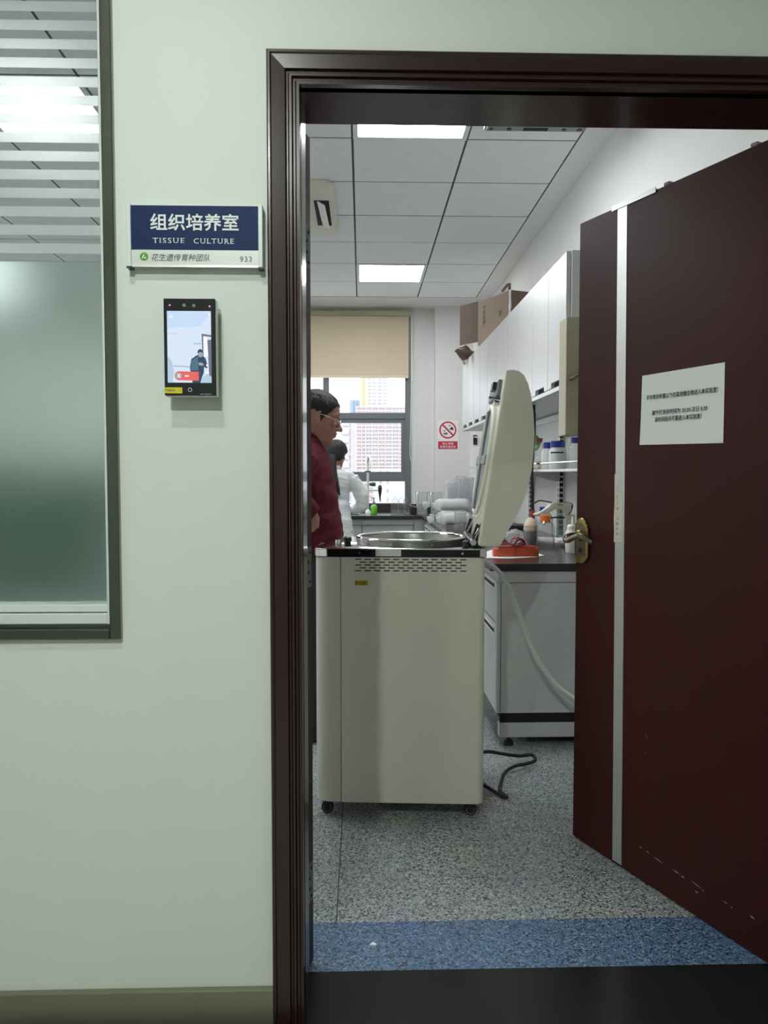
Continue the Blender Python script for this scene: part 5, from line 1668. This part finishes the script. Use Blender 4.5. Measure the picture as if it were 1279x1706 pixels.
HM = Matrix.Translation((0.002, 0.0, 1.402)) @ rotm(pitch=12, yaw=4) @ Matrix.Scale(1.05, 4)
bm = BM()
sect(bm, scaled(TORSO, 0.93))
for s in (-1, 1):
    limb(bm, SHO[s], [0.052, 0.047, 0.040, 0.036, 0.027])
    limb(bm, [(-0.005, 0.085 * s, 0.86), (0.005, 0.088 * s, 0.62), (0.000, 0.090 * s, 0.45), (-0.012, 0.092 * s, 0.25), (-0.02, 0.094 * s, 0.07)], [0.085, 0.072, 0.056, 0.052, 0.036])
    limb(bm, [(-0.03, 0.095 * s, 0.045), (0.06, 0.10 * s, 0.035), (0.15, 0.105 * s, 0.025)], [0.038, 0.036, 0.024])
hand(bm, (0.022, -0.258, 1.078), (-0.10, 0.10, -1.0), (-0.75, 0.62, 0.0), (0.62, 0.75, 0.05), 1.25, 0.80)
hand(bm, (-0.030, 0.245, 0.83), (0.15, -0.05, -1.0), (-0.3, -0.9, 0.0), (0.9, -0.3, 0.1), 0.5)
limb(bm, [(-0.020, 0, 1.37), (-0.014, 0, 1.41), (-0.004, 0, 1.455), (0.00, 0, 1.50)], [0.060, 0.056, 0.055, 0.052])
head_bm(bm, HM)
fuse(bm, 'body', 'skin', man, 0.0042, 4)


def folds(co, no):
    a = noise.noise(Vector((co.x * 7 - co.z * 16, co.y * 5, co.z * 9 + co.x * 9)))
    b = noise.noise(Vector((co.x * 14 + co.z * 20, co.y * 10, co.z * 6)))
    c = noise.noise(Vector((co.x * 4 - co.z * 26 + co.y * 8, co.y * 4, co.x * 10)))
    return co + no * (a * 0.011 + b * 0.004 - abs(c) * 0.008)


bm = BM()
sect(bm, TORSO[1:])
for s in (-1, 1):
    limb(bm, SHO[s][:4] + [tuple(Vector(SHO[s][3]).lerp(Vector(SHO[s][4]), 1.12))], [0.068, 0.062, 0.057, 0.050, 0.037])
    ellipsoid(bm, (-0.042, 0.165 * s, 1.325), (0.072, 0.060, 0.060))
sw = fuse(bm, 'sweater', 'maroon_wool', man, 0.008, 5, folds)
build('collar', lathe(BM(), [(0.062, -0.022), (0.068, -0.010), (0.066, 0.010), (0.060, 0.022), (0.056, 0.010), (0.056, -0.02)], 24, (-0.012, 0, 1.420), cap0=False, cap1=False), 'maroon_wool', sw, smooth=True)
bm = BM()
sect(bm, [(-0.006, 0, 0.74, 0.105, 0.165), (0.0, 0, 0.84, 0.124, 0.178), (0.0, 0, 0.90, 0.128, 0.176)])
for s in (-1, 1):
    limb(bm, [(-0.005, 0.085 * s, 0.86), (0.005, 0.088 * s, 0.62), (0.000, 0.090 * s, 0.45), (-0.012, 0.092 * s, 0.25), (-0.02, 0.094 * s, 0.06)], [0.098, 0.088, 0.075, 0.070, 0.066])
fuse(bm, 'trousers', 'dark_trousers', man, 0.009, 3)
for s in (-1, 1):
    bm = BM()
    limb(bm, [(-0.045, 0.095 * s, 0.046), (0.03, 0.098 * s, 0.046), (0.10, 0.103 * s, 0.040), (0.17, 0.106 * s, 0.032)], [0.042, 0.046, 0.044, 0.030])
    box(bm, -0.075, 0.185, 0.10 * s - 0.042, 0.10 * s + 0.042, 0.003, 0.022)
    fuse(bm, 'shoe', 'black_plastic', man, 0.006, 3)


def man_hair(a):
    return ramp(a, [(0.0, 0.176), (0.45, 0.178), (0.75, 0.170), (0.95, 0.150), (1.15, 0.128), (1.28, 0.098), (1.42, 0.092), (1.50, 0.134), (1.75, 0.142), (1.95, 0.120), (2.3, 0.055), (3.2, 0.040)])


build('hair', hair_cap(HM, man_hair, 0.008, 0.004), 'hair_black', man, smooth='full')
for s in (-1, 1):
    bm = BM()
    tube(bm, [HM @ Vector(p) for p in ((0.090, 0.014 * s, 0.135), (0.0875, 0.030 * s, 0.141), (0.072, 0.052 * s, 0.137))], [0.0035, 0.0055, 0.003], 6)
    build('eyebrow', bm, 'hair_black', man, smooth=True)
    bm = BM()
    ellipsoid_at(bm, HM, (0.0835, 0.031 * s, 0.1125), (0.0055, 0.010, 0.0030))
    build('eye', bm, 'black_gloss', man, smooth=True)
bm = BM()
tube(bm, [HM @ Vector(p) for p in ((0.074, -0.024, 0.0510), (0.0905, -0.011, 0.0518), (0.0945, 0, 0.0522), (0.0905, 0.011, 0.0518), (0.074, 0.024, 0.0510))], [0.001, 0.0022, 0.0024, 0.0022, 0.001], 6)
build('mouth', bm, 'lip_dark', man, smooth=True)
bm = BM()
for s in (-1, 1):
    tube(bm, [HM @ Vector(p) for p in ((0.000, 0.086 * s, 0.122), (0.02, 0.084 * s, 0.124), (0.06, 0.080 * s, 0.117), (0.100, 0.064 * s, 0.110))], 0.0018, 6)
    tube(bm, [HM @ Vector((0.104 - 0.008 * abs(cos(a)) * 0.5, (0.036 + 0.026 * cos(a)) * s, 0.100 + 0.018 * sin(a))) for a in [2 * pi * i / 20 for i in range(20)]], 0.0013, 5, closed=True)
tube(bm, [HM @ Vector((0.102, -0.011, 0.105)), HM @ Vector((0.106, 0, 0.108)), HM @ Vector((0.102, 0.011, 0.105))], 0.0014, 5)
gm = build('glasses', bm, 'steel_wire', man, smooth=True)
for s in (-1, 1):
    bm = BM()
    bm.faces.new([bm.verts.new(HM @ Vector((0.104 - 0.008 * abs(cos(a)) * 0.5, (0.036 + 0.025 * cos(a)) * s, 0.100 + 0.0172 * sin(a)))) for a in [2 * pi * i / 20 for i in range(20)]])
    build('lens', bm, 'lens_glass', gm)

# ---- the woman in a white coat, back turned, at the sink
wo = thing('person', 'woman in a white lab coat with long dark hair, back turned at the sink', 'person', (-0.250, 6.98, 0), radians(90))
WT = [(0.00, 0, 0.78, 0.105, 0.150), (-0.005, 0, 0.90, 0.100, 0.145), (0.000, 0, 1.00, 0.088, 0.130), (0.005, 0, 1.08, 0.090, 0.134), (0.008, 0, 1.16, 0.094, 0.148), (0.010, 0, 1.22, 0.086, 0.158), (0.012, 0, 1.265, 0.070, 0.135), (0.018, 0, 1.295, 0.055, 0.075), (0.025, 0, 1.32, 0.046, 0.050)]
WS = {-1: [(0.005, -0.158, 1.225), (0.030, -0.222, 1.10), (0.055, -0.255, 0.985), (0.17, -0.220, 0.94), (0.29, -0.14, 0.93)],
      1: [(0.005, 0.150, 1.225), (0.030, 0.195, 1.10), (0.055, 0.215, 0.985), (0.17, 0.170, 0.94), (0.29, 0.10, 0.93)]}
WM = Matrix.Translation((0.045, -0.005, 1.318)) @ rotm(pitch=14, yaw=-24) @ Matrix.Scale(1.02, 4)
bm = BM()
sect(bm, scaled(WT, 0.92))
for s in (-1, 1):
    limb(bm, WS[s], [0.044, 0.040, 0.034, 0.030, 0.022])
    limb(bm, [(0.0, 0.075 * s, 0.80), (0.005, 0.078 * s, 0.58), (0.0, 0.080 * s, 0.42), (-0.012, 0.082 * s, 0.24), (-0.018, 0.084 * s, 0.065)], [0.080, 0.066, 0.050, 0.046, 0.032])
    limb(bm, [(-0.03, 0.085 * s, 0.042), (0.05, 0.09 * s, 0.032), (0.13, 0.092 * s, 0.024)], [0.034, 0.032, 0.022])
    hand(bm, WS[s][4], (0.85, -0.15 * s, -0.3), (-0.25, 0.15 * s, -0.9), (0.2, -0.9 * s, 0.0), 0.6, 0.88)
limb(bm, [(0.012, 0, 1.27), (0.024, 0, 1.31), (0.036, 0, 1.355), (0.045, 0, 1.40)], [0.050, 0.045, 0.044, 0.044])
head_bm(bm, WM, False)
fuse(bm, 'body', 'skin', wo, 0.005, 4)
CT = [(-0.005, 0, 0.56, 0.135, 0.185), (-0.005, 0, 0.72, 0.128, 0.176)] + scaled(WT[1:-1], 1.10, 1.06)
bm = BM()
sect(bm, CT)
for s in (-1, 1):
    limb(bm, WS[s][:4] + [tuple(Vector(WS[s][3]).lerp(Vector(WS[s][4]), 0.8))], [0.062, 0.066, 0.067, 0.060, 0.046])
    ellipsoid(bm, (0.008, 0.140 * s, 1.225), (0.060, 0.054, 0.052))
ct = fuse(bm, 'lab_coat', 'white_coat', wo, 0.008, 4, folds)
build('collar', lathe(BM(), [(0.056, -0.02), (0.058, 0.0), (0.053, 0.022), (0.050, 0.020), (0.050, -0.02)], 22, (0.020, 0, 1.305), cap0=False, cap1=False), 'white_coat', ct, smooth=True)
bm = BM()
for s in (-1, 1):
    limb(bm, [(0.0, 0.075 * s, 0.78), (0.005, 0.078 * s, 0.58), (0.0, 0.080 * s, 0.42), (-0.012, 0.082 * s, 0.24), (-0.018, 0.084 * s, 0.06)], [0.086, 0.078, 0.066, 0.062, 0.058])
fuse(bm, 'trousers', 'dark_trousers', wo, 0.009, 3)
for s in (-1, 1):
    bm = BM()
    limb(bm, [(-0.04, 0.085 * s, 0.042), (0.03, 0.088 * s, 0.042), (0.09, 0.092 * s, 0.036), (0.145, 0.093 * s, 0.028)], [0.037, 0.040, 0.038, 0.027])
    box(bm, -0.062, 0.155, 0.09 * s - 0.036, 0.09 * s + 0.036, 0.003, 0.020)
    fuse(bm, 'shoe', 'slip_white', wo, 0.006, 3)


def woman_hair(a):
    return ramp(a, [(0.0, 0.172), (0.6, 0.165), (1.1, 0.115), (1.5, 0.080), (1.9, 0.045), (3.2, 0.030)])


hr_ = build('hair', hair_cap(WM, woman_hair, 0.014, 0.005), 'hair_black', wo, smooth='full')
bm = BM()
for k in range(26):
    r0 = random.Random(k)
    dx, dy = r0.uniform(-0.03, 0.03), r0.uniform(-0.040, 0.040)
    e = r0.uniform(-0.10, 0.04)
    pts = [(-0.040 + dx * 0.5, 0.040 + dy * 1.0, 1.42), (-0.070 + dx * 0.6, 0.036 + dy * 1.0, 1.34), (-0.092 + dx * 0.5, 0.020 + dy * 0.9, 1.25), (-0.110 + dx * 0.4, -0.010 + dy * 0.7, 1.15), (-0.112 + dx * 0.4, -0.035 + dy * 0.5, 1.06 - e * 0.6)]
    P = smooth_path(pts, 5)
    tube(bm, P, [0.0195 - 0.016 * (i / (len(P) - 1)) ** 2 for i in range(len(P))], 7)
build('long_hair', bm, 'hair_black', hr_, smooth='full')
bm = BM()
tube(bm, [WM @ Vector(p) for p in ((0.035, -0.082, 0.14), (0.05, -0.094, 0.115), (0.07, -0.110, 0.100))], 0.0016, 5)
build('stray_lock', bm, 'hair_black', hr_)
